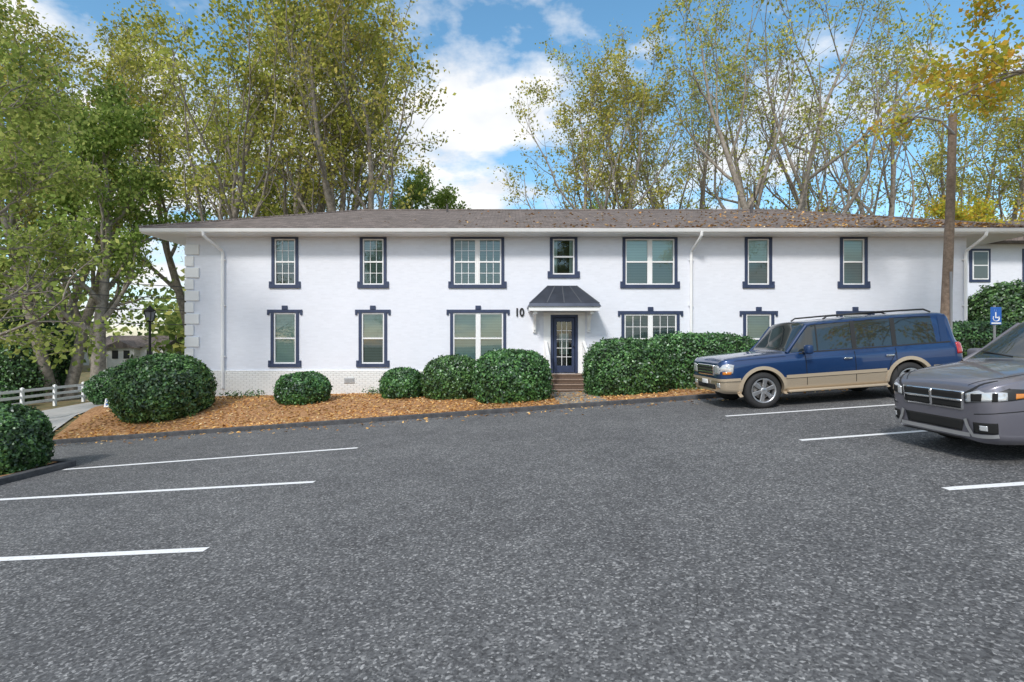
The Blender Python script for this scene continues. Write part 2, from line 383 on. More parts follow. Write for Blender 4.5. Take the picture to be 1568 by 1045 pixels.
B = empty('apartment_building')
WY = 19.5
wall=Acc(); trim=Acc(); white=Acc(); glass=Acc(); blind=Acc(); blindD=Acc(); dark=Acc(); reveal=Acc(); curt=Acc()
holes=[]
T=0.11
def window(x0,x1,z0,z1,upper,double=False,style='blind',grid=False):
    sb = z0+0.13
    head = 0.06 if upper else 0.12
    trim.box(x0,x0+T, WY-0.035,WY+0.02, sb, z1-head)
    trim.box(x1-T,x1, WY-0.035,WY+0.02, sb, z1-head)
    ex = 0.0 if upper else 0.05
    trim.box(x0-ex,x1+ex, WY-0.04,WY+0.02, z1-head, z1)
    trim.box(x0-0.085,x1+0.085, WY-0.06,WY+0.02, z0, sb)
    trim.box(x0-0.085,x0-0.002, WY-0.05,WY+0.02, sb, sb+0.12)
    trim.box(x1+0.002,x1+0.085, WY-0.05,WY+0.02, sb, sb+0.12)
    if not upper:
        xc=(x0+x1)/2
        trim.box(xc-0.10,xc+0.10, WY-0.055,WY+0.02, z1+0.001, z1+0.15)
        trim.box(x0-0.13,x0-0.052, WY-0.045,WY+0.02, z1-0.20, z1)
        trim.box(x1+0.052,x1+0.13, WY-0.045,WY+0.02, z1-0.20, z1)
    hx0,hx1,hz0,hz1 = x0+T,x1-T,sb,z1-head
    holes.append((hx0,hx1,hz0,hz1))
    y0,y1=WY,WY+0.30
    reveal.quad((hx0,y0,hz0),(hx0,y1,hz0),(hx0,y1,hz1),(hx0,y0,hz1))
    reveal.quad((hx1,y0,hz0),(hx1,y0,hz1),(hx1,y1,hz1),(hx1,y1,hz0))
    reveal.quad((hx0,y0,hz0),(hx1,y0,hz0),(hx1,y1,hz0),(hx0,y1,hz0))
    reveal.quad((hx0,y0,hz1),(hx0,y1,hz1),(hx1,y1,hz1),(hx1,y0,hz1))
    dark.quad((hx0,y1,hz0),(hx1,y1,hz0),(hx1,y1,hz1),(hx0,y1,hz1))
    units=[(hx0,hx1)] if not double else [(hx0,(hx0+hx1)/2-0.04),((hx0+hx1)/2+0.04,hx1)]
    if double: white.box((hx0+hx1)/2-0.038,(hx0+hx1)/2+0.038, WY-0.005,WY+0.09,hz0,hz1)
    f=0.05
    for u0,u1 in units:
        ya,yb=WY+0.0,WY+0.06
        white.box(u0,u0+f,ya,yb,hz0,hz1); white.box(u1-f,u1,ya,yb,hz0,hz1)
        white.box(u0+f,u1-f,ya,yb,hz1-f,hz1); white.box(u0+f,u1-f,ya,yb,hz0,hz0+f)
        zm=(hz0+hz1)/2
        white.box(u0+f,u1-f,ya+0.006,yb,zm-0.028,zm+0.028)
        gy=WY+0.045
        glass.quad((u0+f,gy,hz0+f),(u1-f,gy,hz0+f),(u1-f,gy,zm-0.03),(u0+f,gy,zm-0.03))
        glass.quad((u0+f,gy-0.012,zm+0.03),(u1-f,gy-0.012,zm+0.03),(u1-f,gy-0.012,hz1-f),(u0+f,gy-0.012,hz1-f))
        if grid:
            for zz0,zz1,gg in ((hz0+f,zm-0.03,gy-0.012),(zm+0.03,hz1-f,gy-0.024)):
                for k in range(1,3):
                    xx=u0+f+(u1-u0-2*f)*k/3
                    white.box(xx-0.010,xx+0.010,gg,gg+0.01,zz0,zz1)
                zc=(zz0+zz1)/2
                white.box(u0+f,u1-f,gg-0.002,gg+0.008,zc-0.010,zc+0.010)
        by=WY+0.085
        if style=='blind': blind.quad((u0,by,hz0),(u1,by,hz0),(u1,by,hz1),(u0,by,hz1))
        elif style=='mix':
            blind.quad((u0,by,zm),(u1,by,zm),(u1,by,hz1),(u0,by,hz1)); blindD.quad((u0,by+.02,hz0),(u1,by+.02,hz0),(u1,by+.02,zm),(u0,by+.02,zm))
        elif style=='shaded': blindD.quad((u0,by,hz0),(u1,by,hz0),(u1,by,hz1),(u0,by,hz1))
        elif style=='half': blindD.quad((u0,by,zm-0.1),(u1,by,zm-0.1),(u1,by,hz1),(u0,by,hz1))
        elif style=='curtain':
            curt.quad((u0,by,hz0),(u0+0.22*(u1-u0),by+.03,hz0),(u0+0.22*(u1-u0),by+.03,hz1),(u0,by,hz1))
            curt.quad((u1-0.22*(u1-u0),by+.03,hz0),(u1,by,hz0),(u1,by,hz1),(u1-0.22*(u1-u0),by+.03,hz1))
ZU0,ZU1=3.87,5.77; ZL0,ZL1=0.925,3.07
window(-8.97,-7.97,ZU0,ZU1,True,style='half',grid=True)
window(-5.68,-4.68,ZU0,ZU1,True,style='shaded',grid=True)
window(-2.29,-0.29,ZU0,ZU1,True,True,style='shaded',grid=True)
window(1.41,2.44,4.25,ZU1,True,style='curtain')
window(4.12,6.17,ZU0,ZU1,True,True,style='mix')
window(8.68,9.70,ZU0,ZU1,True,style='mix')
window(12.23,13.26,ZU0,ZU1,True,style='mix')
window(-9.0,-7.95,ZL0,ZL1,False,style='blind')
window(-5.72,-4.66,ZL0,ZL1,False,style='mix')
window(-2.31,-0.22,ZL0,ZL1,False,True,style='blind')
window(4.08,6.25,ZL0,ZL1-0.05,False,True,style='half',grid=True)
window(8.62,9.78,ZL0,ZL1-0.05,False,style='blind')
window(12.22,13.38,ZL0,ZL1-0.05,False,style='blind')
DX0,DX1,DZ0,DZ1=1.44,2.46,0.70,2.88
holes.append((DX0,DX1,DZ0,DZ1))
XL,XR,ZT=-12.16,16.96,5.78
gxs=sorted({XL,XR,*[h[0] for h in holes],*[h[1] for h in holes]}); gzs=sorted({-0.8,ZT,*[h[2] for h in holes],*[h[3] for h in holes]})
for a0,a1 in zip(gxs[:-1],gxs[1:]):
    for c0,c1 in zip(gzs[:-1],gzs[1:]):
        mx_,mz_=(a0+a1)/2,(c0+c1)/2
        if any(h[0]<mx_<h[1] and h[2]<mz_<h[3] for h in holes): continue
        wall.quad((a0,WY,c0),(a1,WY,c0),(a1,WY,c1),(a0,WY,c1))
YB=30.5
wall.quad((XL,YB,-1),(XL,WY,-1),(XL,WY,ZT),(XL,YB,ZT)); wall.quad((XR,WY,-1),(XR,YB,-1),(XR,YB,ZT),(XR,WY,ZT)); wall.quad((XR,YB,-1),(XL,YB,-1),(XL,YB,ZT),(XR,YB,ZT))
wall.obj('brick_walls',M_wall,B)
trim.obj('window_surrounds',M_navy,B,bevel=0.006)
white.obj('window_sashes',M_white,B)
reveal.obj('window_reveals',M_navy,B)
glass.obj('window_glass',M_glass,B); blind.obj('window_blinds',M_blind,B); blindD.obj('window_blinds_shaded',M_blindD,B); curt.obj('window_curtains',M_curt,B)
f=Acc(); f.box(XL-0.05,1.15,WY-0.06,WY-0.002,-1.0,0.80); f.box(2.75,XR+0.05,WY-0.06,WY-0.002,-1.0,0.80)
f.obj('foundation_brick',M_found,B,bevel=0.01)
v=Acc()
for xc in (-6.05,11):
    v.box(xc-0.2,xc+0.2,WY-0.075,WY-0.062,0.33,0.53)
    for k in range(4): v.box(xc-0.17,xc+0.17,WY-0.095,WY-0.076,0.35+k*0.045,0.375+k*0.045)
v.obj('foundation_vents',pmat('vent_grey',(0.5,0.5,0.5),0.5),B)
q=Acc(); z=0.82; k=0
while z<5.4:
    w=0.50 if k%2==0 else 0.30
    q.box(XL-0.03,XL+w,WY-0.055,WY-0.002,z,z+0.37); q.box(XL-0.052,XL-0.001,WY-0.002,WY+w,z,z+0.37)
    z+=0.43; k+=1
q.obj('corner_quoins',M_white,B,bevel=0.012)
EX0,EX1,EY0,EY1=-13.3,18.9,18.78,31.25
s=Acc()
s.quad((EX0,EY0,ZT),(EX0,EY1,ZT),(EX1,EY1,ZT),(EX1,EY0,ZT))
s.obj('soffit',M_soff,B)
g=Acc()
g.box(EX0,EX1,EY0-0.02,EY0,ZT-0.01,ZT+0.17); g.box(EX0-0.02,EX0,EY0-0.02,EY1,ZT-0.01,ZT+0.17); g.box(EX1,EX1+0.02,EY0-0.02,EY1,ZT-0.01,ZT+0.17)
g.hexa([(EX0-0.02,EY0-0.09,ZT+0.03),(EX1+.02,EY0-0.09,ZT+0.03),(EX1+.02,EY0-0.022,ZT+0.03),(EX0-0.02,EY0-0.022,ZT+0.03),
        (EX0-0.02,EY0-0.13,ZT+0.15),(EX1+.02,EY0-0.13,ZT+0.15),(EX1+.02,EY0-0.022,ZT+0.15),(EX0-0.02,EY0-0.022,ZT+0.15)])
g.obj('gutter',M_white,B,bevel=0.005)
RZ=8.15; RY=25.0; zt=ZT+0.19
rx0,rx1=-7.2,12.8; e0,e1,ey0,ey1=EX0-0.05,EX1+0.05,EY0-0.08,EY1+0.08
me=bpy.data.meshes.new('roof')
vs=[(e0,ey0,zt),(e1,ey0,zt),(e1,ey1,zt),(e0,ey1,zt),(rx0,RY,RZ),(rx1,RY,RZ),(e0,ey0,zt-.03),(e1,ey0,zt-.03),(e1,ey1,zt-.03),(e0,ey1,zt-.03)]
me.from_pydata(vs,[],[(0,1,5,4),(1,2,5),(2,3,4,5),(3,0,4),(6,7,1,0),(7,8,2,1),(8,9,3,2),(9,6,0,3),(6,9,8,7)]); me.materials.append(M_roof)
add_obj('hip_roof',me,B)
rc=Acc()
for p,q_ in (((e0,ey0,zt),(rx0,RY,RZ)),((rx0,RY,RZ),(rx1,RY,RZ)),((e1,ey0,zt),(rx1,RY,RZ))):
    rc.tube([p,q_],0.06,6)
rc.obj('ridge_caps',M_roof,B)
vp=Acc()
for (xx,yy) in ((10.8,23.6),(11.0,24.0),(-3,24.2)):
    zz=zt+(yy-ey0)/(RY-ey0)*(RZ-zt); vp.tube([(xx,yy,zz-.1),(xx,yy,zz+0.35)],0.05,8)
vp.obj('roof_vents',pmat('vent_pipe',(0.08,0.07,0.07),0.6),B)
n=5200; xx=rng.uniform(-8,18.5,n); xx=xx[rng.random(n)<np.clip((xx+8)/26,0.05,1)**2.2]; tt=rng.random(len(xx))**1.8; yy=ey0+0.05+(RY-ey0)*tt*0.9
ok=(xx<e1-(yy-ey0)*0.98)&(xx>e0+(yy-ey0)*0.98); xx=xx[ok];yy=yy[ok]
C=np.column_stack([xx,yy,zt+(yy-ey0)/(RY-ey0)*(RZ-zt)+0.02]); V,Q=leaf_quads(C,0.13,rng,flat=0.7)
add_obj('roof_leaf_litter',fast_mesh('roof_leaf_litter',V,Q,[M_fallen]),B)
d=Acc()
for xa,xb,zb in ((-11.07,-10.75,0.15),(6.80,6.66,0.3),(17.0,16.86,0.9)):
    d.tube([(xa,18.72,5.84),(xa,18.74,5.70),(xa+(xb-xa)*0.15,18.85,5.6),(xb,19.38,5.25),(xb,19.42,5.12),(xb,19.42,zb)],0.055,8)
    for zz in (1.3,3.2,4.9): d.box(xb-0.08,xb+0.08,19.40,19.49,zz,zz+0.04)
d.obj('downspouts',M_white,B,smooth=False)
# door
sr=Acc(); sr.box(1.18,DX0-.002,WY-0.025,WY-0.002,0.70,2.96); sr.box(DX1+.002,2.72,WY-0.025,WY-0.002,0.70,2.96); sr.box(DX0-.002,DX1+.002,WY-0.025,WY-0.002,DZ1,2.96); sr.obj('door_surround',M_white,B)
dr=Acc(); dr.box(DX0,DX0+0.10,WY-0.03,WY+0.1,DZ0,DZ1-.001); dr.box(DX1-0.10,DX1,WY-0.03,WY+0.1,DZ0,DZ1-.001); dr.box(DX0+.1,DX1-.1,WY-0.03,WY+0.1,DZ1-0.1,DZ1-.001)
dx0,dx1=DX0+0.12,DX1-0.12
dr.box(dx0,dx0+0.11,WY+0.02,WY+0.07,DZ0+0.02,DZ1-0.12); dr.box(dx1-0.11,dx1,WY+0.02,WY+0.07,DZ0+0.02,DZ1-0.12)
dr.box(dx0+.11,dx1-.11,WY+0.02,WY+0.07,DZ1-0.26,DZ1-0.12); dr.box(dx0+.11,dx1-.11,WY+0.02,WY+0.07,DZ0+0.02,DZ0+0.28)
dr.obj('door_frame',M_navy,B,bevel=0.005)
g2=Acc(); g2.quad((dx0+.1,WY+0.05,DZ0+.25),(dx1-.1,WY+0.05,DZ0+.25),(dx1-.1,WY+0.05,DZ1-.24),(dx0+.1,WY+0.05,DZ1-.24)); g2.obj('door_glass',M_glass,B)
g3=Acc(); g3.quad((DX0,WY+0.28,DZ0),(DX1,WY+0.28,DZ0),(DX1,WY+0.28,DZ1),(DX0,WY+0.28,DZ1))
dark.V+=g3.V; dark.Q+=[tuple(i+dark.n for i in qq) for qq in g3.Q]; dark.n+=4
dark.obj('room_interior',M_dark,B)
mu=Acc()
w_=(dx1-dx0-0.24)
for k in (1,2):
    xx=dx0+.12+w_*k/3; mu.box(xx-0.010,xx+0.010,WY+0.03,WY+0.045,DZ0+.28,DZ1-.26)
for k in range(1,5):
    zz=DZ0+.28+(DZ1-.26-DZ0-.28)*k/5; mu.box(dx0+.11,dx1-.11,WY+0.028,WY+0.043,zz-0.010,zz+0.010)
mu.obj('door_muntins',M_white,B)
cb=Acc(); cb.quad((dx0+.22,WY+0.12,DZ0+.7),(dx1-.22,WY+0.12,DZ0+.7),(dx1-.22,WY+0.12,DZ1-.7),(dx0+.22,WY+0.12,DZ1-.7)); cb.obj('door_curtain',M_curt,B)
kn=Acc(); kn.tube([(dx1-0.05,WY+0.02,DZ0+1.0),(dx1-0.05,WY-0.05,DZ0+1.0)],0.025,8); kn.obj('door_knob',pmat('brass',(0.6,0.5,0.3),0.3,1.0),B)
# canopy
cz0,cz1,cy=2.97,3.12,18.45
cf=Acc(); cf.box(0.60,3.10,cy,cy+0.05,cz0,cz1); cf.box(0.60,0.65,cy+.05,WY-.002,cz0,cz1); cf.box(3.05,3.10,cy+.05,WY-.002,cz0,cz1); cf.box(0.65,3.05,cy+0.05,WY-.002,cz0+0.06,cz0+0.10)
for xb in (0.78,2.80):
    cf.box(xb,xb+0.12,WY-0.10,WY-0.002,2.22,cz0); cf.box(xb,xb+0.12,cy+0.15,WY-0.10,cz0-0.10,cz0+0.058)
    for t in range(8):
        a0=t/8*math.pi/2; a1=(t+1)/8*math.pi/2
        def pt(a_): return (WY-0.10-0.62*(1-math.cos(a_)), 2.30+0.58*math.sin(a_))
        p0=pt(a0);p1=pt(a1)
        cf.hexa([(xb+.02,p0[0]-.06,p0[1]),(xb+.10,p0[0]-.06,p0[1]),(xb+.10,p0[0]+.04,p0[1]-.03),(xb+.02,p0[0]+.04,p0[1]-.03),
                 (xb+.02,p1[0]-.06,p1[1]),(xb+.10,p1[0]-.06,p1[1]),(xb+.10,p1[0]+.04,p1[1]-.03),(xb+.02,p1[0]+.04,p1[1]-.03)])
cf.obj('canopy_frame',M_white,B,bevel=0.006)
M_metal=pmat('canopy_metal',(0.085,0.095,0.12),0.35,0.6,vary=0.15)
cr=Acc()
b0=[(0.55,cy-0.05,cz1),(3.15,cy-0.05,cz1),(3.15,WY-.002,cz1),(0.55,WY-.002,cz1)]
m0=[(0.62,cy+0.0,cz1+0.12),(3.08,cy+0.0,cz1+0.12),(3.08,WY-.002,cz1+0.12),(0.62,WY-.002,cz1+0.12)]
t0=[(1.32,WY-0.25,3.92),(2.38,WY-0.25,3.92),(2.38,WY-.002,3.97),(1.32,WY-.002,3.97)]
cr.hexa(b0+m0)
cr.hexa([(x_,y_,z_+0.001) for x_,y_,z_ in m0]+t0)
cr.obj('canopy_roof',M_metal,B)
rb=Acc()
for k in range(5):
    xb_=0.62+(3.08-0.62)*k/4; xt_=1.32+(2.38-1.32)*k/4
    rb.tube([(xb_,cy,cz1+0.12),(xt_,WY-0.25,3.93)],0.024,5)
rb.tube([(1.32,WY-.25,3.92),(2.38,WY-.25,3.92)],0.02,5)
rb.obj('canopy_seams',pmat('canopy_seam',(0.14,0.15,0.17),0.4,0.5),B)
# steps
st_=Acc(); ch=Acc()
nst=4; zt0=0.69; zb0=0.06
for k in range(nst):
    z1_=zt0-(zt0-zb0)*k/nst; y0_=18.95-0.30*k
    st_.box(1.32,2.60,y0_,y0_+ (0.56 if k==0 else 0.299), -0.3, z1_-0.03)
    ch.box(1.32,2.60,y0_-0.02,y0_+(0.54 if k==0 else 0.278),z1_-0.028,z1_)
st_.obj('brick_steps',M_brick,B); ch.obj('step_treads',pmat('step_tread',(0.30,0.22,0.17),0.8,vary=0.3,vscale=20),B,bevel=0.006)
rl=Acc()
for xa,xb in ((1.20,1.31),(2.61,2.72)):
    rl.box(xa,xb,17.95,18.05,-0.1,1.42); rl.box(xa,xb,19.36,19.46,0.3,1.90)
    rl.hexa([(xa+.01,18.052,0.03),(xb-.01,18.052,0.03),(xb-.01,19.358,0.62),(xa+.01,19.358,0.62),(xa+.01,18.052,0.25),(xb-.01,18.052,0.25),(xb-.01,19.358,0.84),(xa+.01,19.358,0.84)])
    rl.hexa([(xa+.003,18.052,1.28),(xb-.003,18.052,1.28),(xb-.003,19.358,1.76),(xa+.003,19.358,1.76),(xa+.003,18.052,1.38),(xb-.003,18.052,1.38),(xb-.003,19.358,1.86),(xa+.003,19.358,1.86)])
rl.obj('stair_rails',M_white,B,bevel=0.006)
tx=bpy.data.curves.new('house_number','FONT'); tx.body='10'; tx.size=0.42; tx.extrude=0.012; tx.offset=0.012
tx.materials.append(pmat('number_black',(0.012,0.012,0.013),0.4))
to=bpy.data.objects.new('house_number',tx); COL.objects.link(to); to.parent=B; to.location=(0.10,WY-0.03,2.83); to.rotation_euler=(rad(90),0,0); to.scale=(0.85,1,1)

# second building behind right
B2=empty('apartment_building')
a=Acc(); a.box(23.6,44,27.5,38,-0.5,7.0); a.obj('brick_walls',M_wall,B2)
a=Acc(); t2=Acc(); w2=Acc()
for xx in (24.6,27.4,31):
    for z0_,z1_ in ((5.0,6.75),(1.9,3.9)):
        t2.box(xx-0.55,xx+0.55,27.45,27.5-0.002,z0_,z1_); w2.box(xx-0.42,xx+0.42,27.42,27.448,z0_+.13,z1_-.12); a.box(xx-0.36,xx+0.36,27.405,27.418,z0_+.2,(z0_+z1_)/2-.03); a.box(xx-0.36,xx+0.36,27.405,27.418,(z0_+z1_)/2+.03,z1_-.18)
t2.obj('window_surrounds',M_navy,B2); w2.obj('window_frames',M_white,B2); a.obj('window_glass',pmat('glass_dark',(0.10,0.13,0.13),0.08),B2)
me=bpy.data.meshes.new('roof2'); me.from_pydata([(22.6,26.5,7.0),(45,26.5,7.0),(45,39,7.0),(22.6,39,7.0),(28.5,32.7,9.4),(39,32.7,9.4),(22.6,26.5,7.2),(45,26.5,7.2),(45,39,7.2),(22.6,39,7.2)],[],[(6,7,5,4),(7,8,5),(8,9,4,5),(9,6,4),(0,1,7,6),(1,2,8,7),(2,3,9,8),(3,0,6,9),(0,3,2,1)]); me.materials.append(M_roof)
add_obj('hip_roof',me,B2)

# distant houses left
M_sid=pmat('siding',(0.74,0.73,0.71),0.7,vary=0.06)
def house(x,y,rz,s,z=-0.3):
    H=empty('distant_house',(x,y,z),(0,0,rz)); H.scale=(s,s,s)
    a=Acc(); a.box(-5,5,0,8,-3,1.0); a.box(-2.5,1.5,-1.5,-0.002,-3,0.8); a.obj('walls',M_sid,H)
    a=Acc()
    for xx in (-4,-1.3,0.4,3): a.box(xx-0.45,xx+0.45,-1.55 if abs(xx)<2 else -0.05,-1.51 if abs(xx)<2 else -0.01,-0.9,0.4)
    a.obj('windows',M_dark,H)
    me=bpy.data.meshes.new('hr'); me.from_pydata([(-5.6,-.6,1),(5.6,-.6,1),(5.6,8.6,1),(-5.6,8.6,1),(-5.6,4,2.8),(5.6,4,2.8),(-3,-2,0.8),(2,-2,0.8),(-.5,-2,2.0),(-.5,3,2.0),(-3,.5,.8),(2,.5,.8)],[],[(0,1,5,4),(2,3,4,5),(1,2,5),(3,0,4),(6,8,9,10),(7,11,9,8),(6,7,8)]); me.materials.append(M_roof)
    add_obj('roof',me,H)
house(-58.5,80,0.1,0.95,0.1); house(-80,84,-0.2,1.0,0.0)

# ------------------------------------------------------------ shrubs
M_box = leaf_mat('shrub_leaf', [(0.018,0.05,0.014),(0.04,0.11,0.028),(0.08,0.19,0.045),(0.16,0.31,0.09)], 0.2, True, 3.0, 0.55, 1.45, 0.06)
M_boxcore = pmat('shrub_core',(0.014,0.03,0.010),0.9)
def shrub(name, x, y, w, dp, ztop, zbot, p=2.3, n=17000, ls=0.075, seed=1, lump=0.05):
    r = np.random.default_rng(seed)
    h=(ztop-zbot); cz=zbot+h*0.46
    ph=r.uniform(0,6.28,(6,3)); fr=r.uniform(2,5,(6,3))
    def rr(d):
        base=1/((np.abs(d)**p).sum(1))**(1/p)
        l=sum(np.sin(d@fr[k]+ph[k,0]) for k in range(6))/6
        l2=np.sin(d[:,0]*13+ph[0,1])*np.sin(d[:,1]*12+ph[1,1])*np.sin(d[:,2]*14+ph[2,1])
        l3=np.sin(d[:,0]*31+ph[3,1])*np.sin(d[:,1]*29+ph[4,1])*np.sin(d[:,2]*33+ph[5,1])
        return base*(1+lump*l+lump*0.6*l2+0.03*l3)
    S=np.array([w/2,dp/2,h*0.54])
    d=r.normal(size=(n,3)); d/=np.linalg.norm(d,axis=1,keepdims=True)
    R=rr(d)*(1.0-0.10*r.random(n)**2+0.03*np.abs(r.normal(size=n)))
    C=d*R[:,None]*S+np.array([x,y,cz])
    N=d/S; N/=np.linalg.norm(N,axis=1,keepdims=True)
    k=C[:,2]>zbot-0.02; C=C[k];N=N[k]
    V,Q=leaf_quads(C,ls,r,normals=N,aspect=0.65)
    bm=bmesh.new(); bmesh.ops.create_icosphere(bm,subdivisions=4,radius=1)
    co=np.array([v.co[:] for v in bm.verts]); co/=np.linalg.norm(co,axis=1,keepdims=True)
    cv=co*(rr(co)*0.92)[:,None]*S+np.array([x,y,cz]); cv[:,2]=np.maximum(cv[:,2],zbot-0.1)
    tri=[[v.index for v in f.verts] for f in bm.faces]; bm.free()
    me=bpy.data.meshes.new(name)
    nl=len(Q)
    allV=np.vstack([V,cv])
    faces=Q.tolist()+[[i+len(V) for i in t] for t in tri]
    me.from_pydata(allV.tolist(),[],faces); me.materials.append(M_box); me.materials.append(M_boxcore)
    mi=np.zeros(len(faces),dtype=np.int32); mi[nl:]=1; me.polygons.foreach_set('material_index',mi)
    return add_obj(name,me)
N_='clipped_shrub'
shrub(N_,-10.85,16.3,2.65,2.5,1.46,-0.62,2.3,21000,0.085,1)
shrub(N_,-6.88,17.2,1.65,1.5,0.86,-0.22,2.4,11000,0.075,2)
shrub(N_,-3.73,17.8,1.45,1.4,0.97,-0.15,2.3,9000,0.075,3)
shrub(N_,-1.96,17.4,1.95,1.7,1.38,-0.12,2.5,13000,0.075,4,0.07)
shrub(N_,0.0,16.3,2.3,2.2,1.58,-0.15,3.0,19000,0.08,5,0.07)
shrub(N_,3.62,16.7,2.45,2.3,1.93,-0.05,3.2,20000,0.08,6,0.07)
shrub(N_,6.45,17.9,4.1,1.9,2.12,0.0,3.4,24000,0.082,7,0.06)
shrub(N_,11.0,18.2,3.2,1.6,1.9,0.2,4.0,12000,0.08,17,0.03)
shrub(N_,15.3,17.2,2.8,1.8,2.5,0.3,3.5,14000,0.082,8,0.04)
shrub(N_,-9.85,10.0,1.5,1.5,0.66,-0.68,2.4,16000,0.065,9)
HS='holly_shrub'
shrub(HS,-22.0,29.5,3.2,2.6,0.35,-1.8,2.3,10000,0.11,10,0.1)
shrub(HS,-31.5,31,4,2.6,-0.5,-2.3,2.3,9000,0.12,11,0.1)
shrub(HS,-34.5,36,7,6,3.6,-2.4,2.2,20000,0.18,12,0.16)
shrub(HS,-30,42,4,3,-0.5,-2.3,2.2,8000,0.16,14,0.16)
shrub(HS,23.6,24.6,3.9,3.3,4.6,0.8,2.3,18000,0.13,13,0.16)
shrub(HS,20.6,21.5,2.6,2.5,2.6,0.8,2.3,10000,0.1,15,0.1)
C=[]
for (xx,yy) in ((-9.9,18.6),(-9.4,18.9),(-5.0,18.9),(-3.0,18.6),(2.9,17.0),(1.0,17.6),(5.6,16.2),(8.2,16.5)):
    c_=rng.normal(size=(160,3))*np.array([.22,.14,.07])+np.array([xx,yy,gzf(xx,yy)+.2]); C.append(c_)
V,Q=leaf_quads(np.vstack(C),0.07,rng); add_obj('groundcover_plants',fast_mesh('groundcover_plants',V,Q,[M_box]))

# ------------------------------------------------------------ trees
def make_tree_mesh(name, seed, H=26, first=0.22, stems=2, nl=13, limb=0.42, ang=(22,48), leaves=34000, ls=0.2, leafm=None, bark=None, trunk_r=0.44, scat=0.38, sub=6, twig=5, up=0.16, clump=2.6):
    r = np.random.default_rng(seed)
    Vs=[];Qs=[];off=0; tw=[]
    def add(P,R,s):
        nonlocal off
        v,q=tube_arr(P,R,s); Vs.append(v); Qs.append(q+off); off+=len(v)
    def poly(st,d,L,n,wand,up):
        P=[np.array(st,float)]; d=np.array(d,float)
        for k in range(n):
            d=d+r.normal(size=3)*wand+np.array([0,0,up]); d/=np.linalg.norm(d)
            P.append(P[-1]+d*L/n)
        return np.array(P)
    def child_dir(t,angdeg,az=None):
        t=t/np.linalg.norm(t); a=np.cross(t,[0.3,0.5,0.81]); a/=np.linalg.norm(a)+1e-9; b=np.cross(t,a)
        az=r.uniform(0,2*math.pi) if az is None else az
        th=rad(angdeg); return t*math.cos(th)+(a*math.cos(az)+b*math.sin(az))*math.sin(th)
    for s_ in range(stems):
        a0=s_*2*math.pi/stems+r.uniform(0,1)
        lean=0.0 if stems==1 else 0.19
        d0=np.array([math.cos(a0)*lean+r.normal()*0.03,math.sin(a0)*lean+r.normal()*0.03,1.0])
        base=np.array([math.cos(a0),math.sin(a0),0])*(0.0 if stems==1 else trunk_r*0.7)
        hh=H*(1-0.12*s_*r.random())*0.9
        T_=poly(base-np.array([0,0,0.4]),d0,hh,16,0.06,0.03)
        tr=trunk_r*(0.85 if stems>1 else 1)
        Rt=tr*(1-np.linspace(0,1,17)**0.9*0.93); Rt[0]*=1.35
        add(T_,Rt,9)
        for k in range(nl):
            f=first+(1-first)*((k+r.uniform(0,0.9))/nl); idx=f*16; i0=min(int(idx),15); p=T_[i0]+(T_[i0+1]-T_[i0])*(idx-i0)
            L=H*limb*(1-0.62*(f-first)/(1-first))*r.uniform(0.75,1.15)
            dd=child_dir(T_[i0+1]-T_[i0],r.uniform(*ang),k*2.4+r.uniform(-.5,.5)+a0)
            P1=poly(p,dd,L,9,0.13,up)
            r1=Rt[i0]*0.55
            R1=r1*(1-np.linspace(0,1,10)*0.86); add(P1,R1,6)
            for m in range(sub):
                f2=0.2+0.8*((m+r.uniform(0,0.9))/sub); id2=min(f2*9,8.99); i2=int(id2); p2=P1[i2]+(P1[i2+1]-P1[i2])*(id2-i2)
                L2=L*0.42*(1.15-0.6*f2)*r.uniform(0.7,1.2)
                P2=poly(p2,child_dir(P1[i2+1]-P1[i2],r.uniform(25,60)),L2,6,0.17,up*0.8)
                R2=max(0.025,R1[i2]*0.55)*(1-np.linspace(0,1,7)*0.75); add(P2,R2,4)
                for t in range(twig):
                    f3=0.2+0.8*((t+r.uniform(0,0.9))/twig); id3=min(f3*6,5.99); i3=int(id3); p3=P2[i3]+(P2[i3+1]-P2[i3])*(id3-i3)
                    P3=poly(p3,child_dir(P2[i3+1]-P2[i3],r.uniform(25,65)),max(0.6,L2*0.45)*r.uniform(0.7,1.2),4,0.22,0.08 if up>0 else 0)
                    add(P3,np.linspace(max(0.016,R2[i3]*0.55),0.009,5),3); tw.append(P3)
    bv=np.vstack(Vs); bq=np.vstack(Qs); TW=np.array(tw)
    wt=r.random(len(TW))**clump+0.04; wt/=wt.sum()
    id_=r.choice(len(TW),leaves,p=wt); s_=r.random(leaves)*3.6+0.4; i0=np.minimum(s_.astype(int),3); fr=(s_-i0)[:,None]
    C=TW[id_,i0]*(1-fr)+TW[id_,i0+1]*fr+r.normal(size=(leaves,3))*scat*np.array([1,1,0.6])
    lv,lq=leaf_quads(C,ls,r,aspect=0.7)
    V=np.vstack([bv,lv]); Q=np.vstack([bq,lq+len(bv)]); mi=np.concatenate([np.zeros(len(bq)),np.ones(len(lq))])
    sm=np.concatenate([np.ones(len(bq),bool),np.zeros(len(lq),bool)])
    return fast_mesh(name,V,Q,[bark or M_bark,leafm],mi,sm)

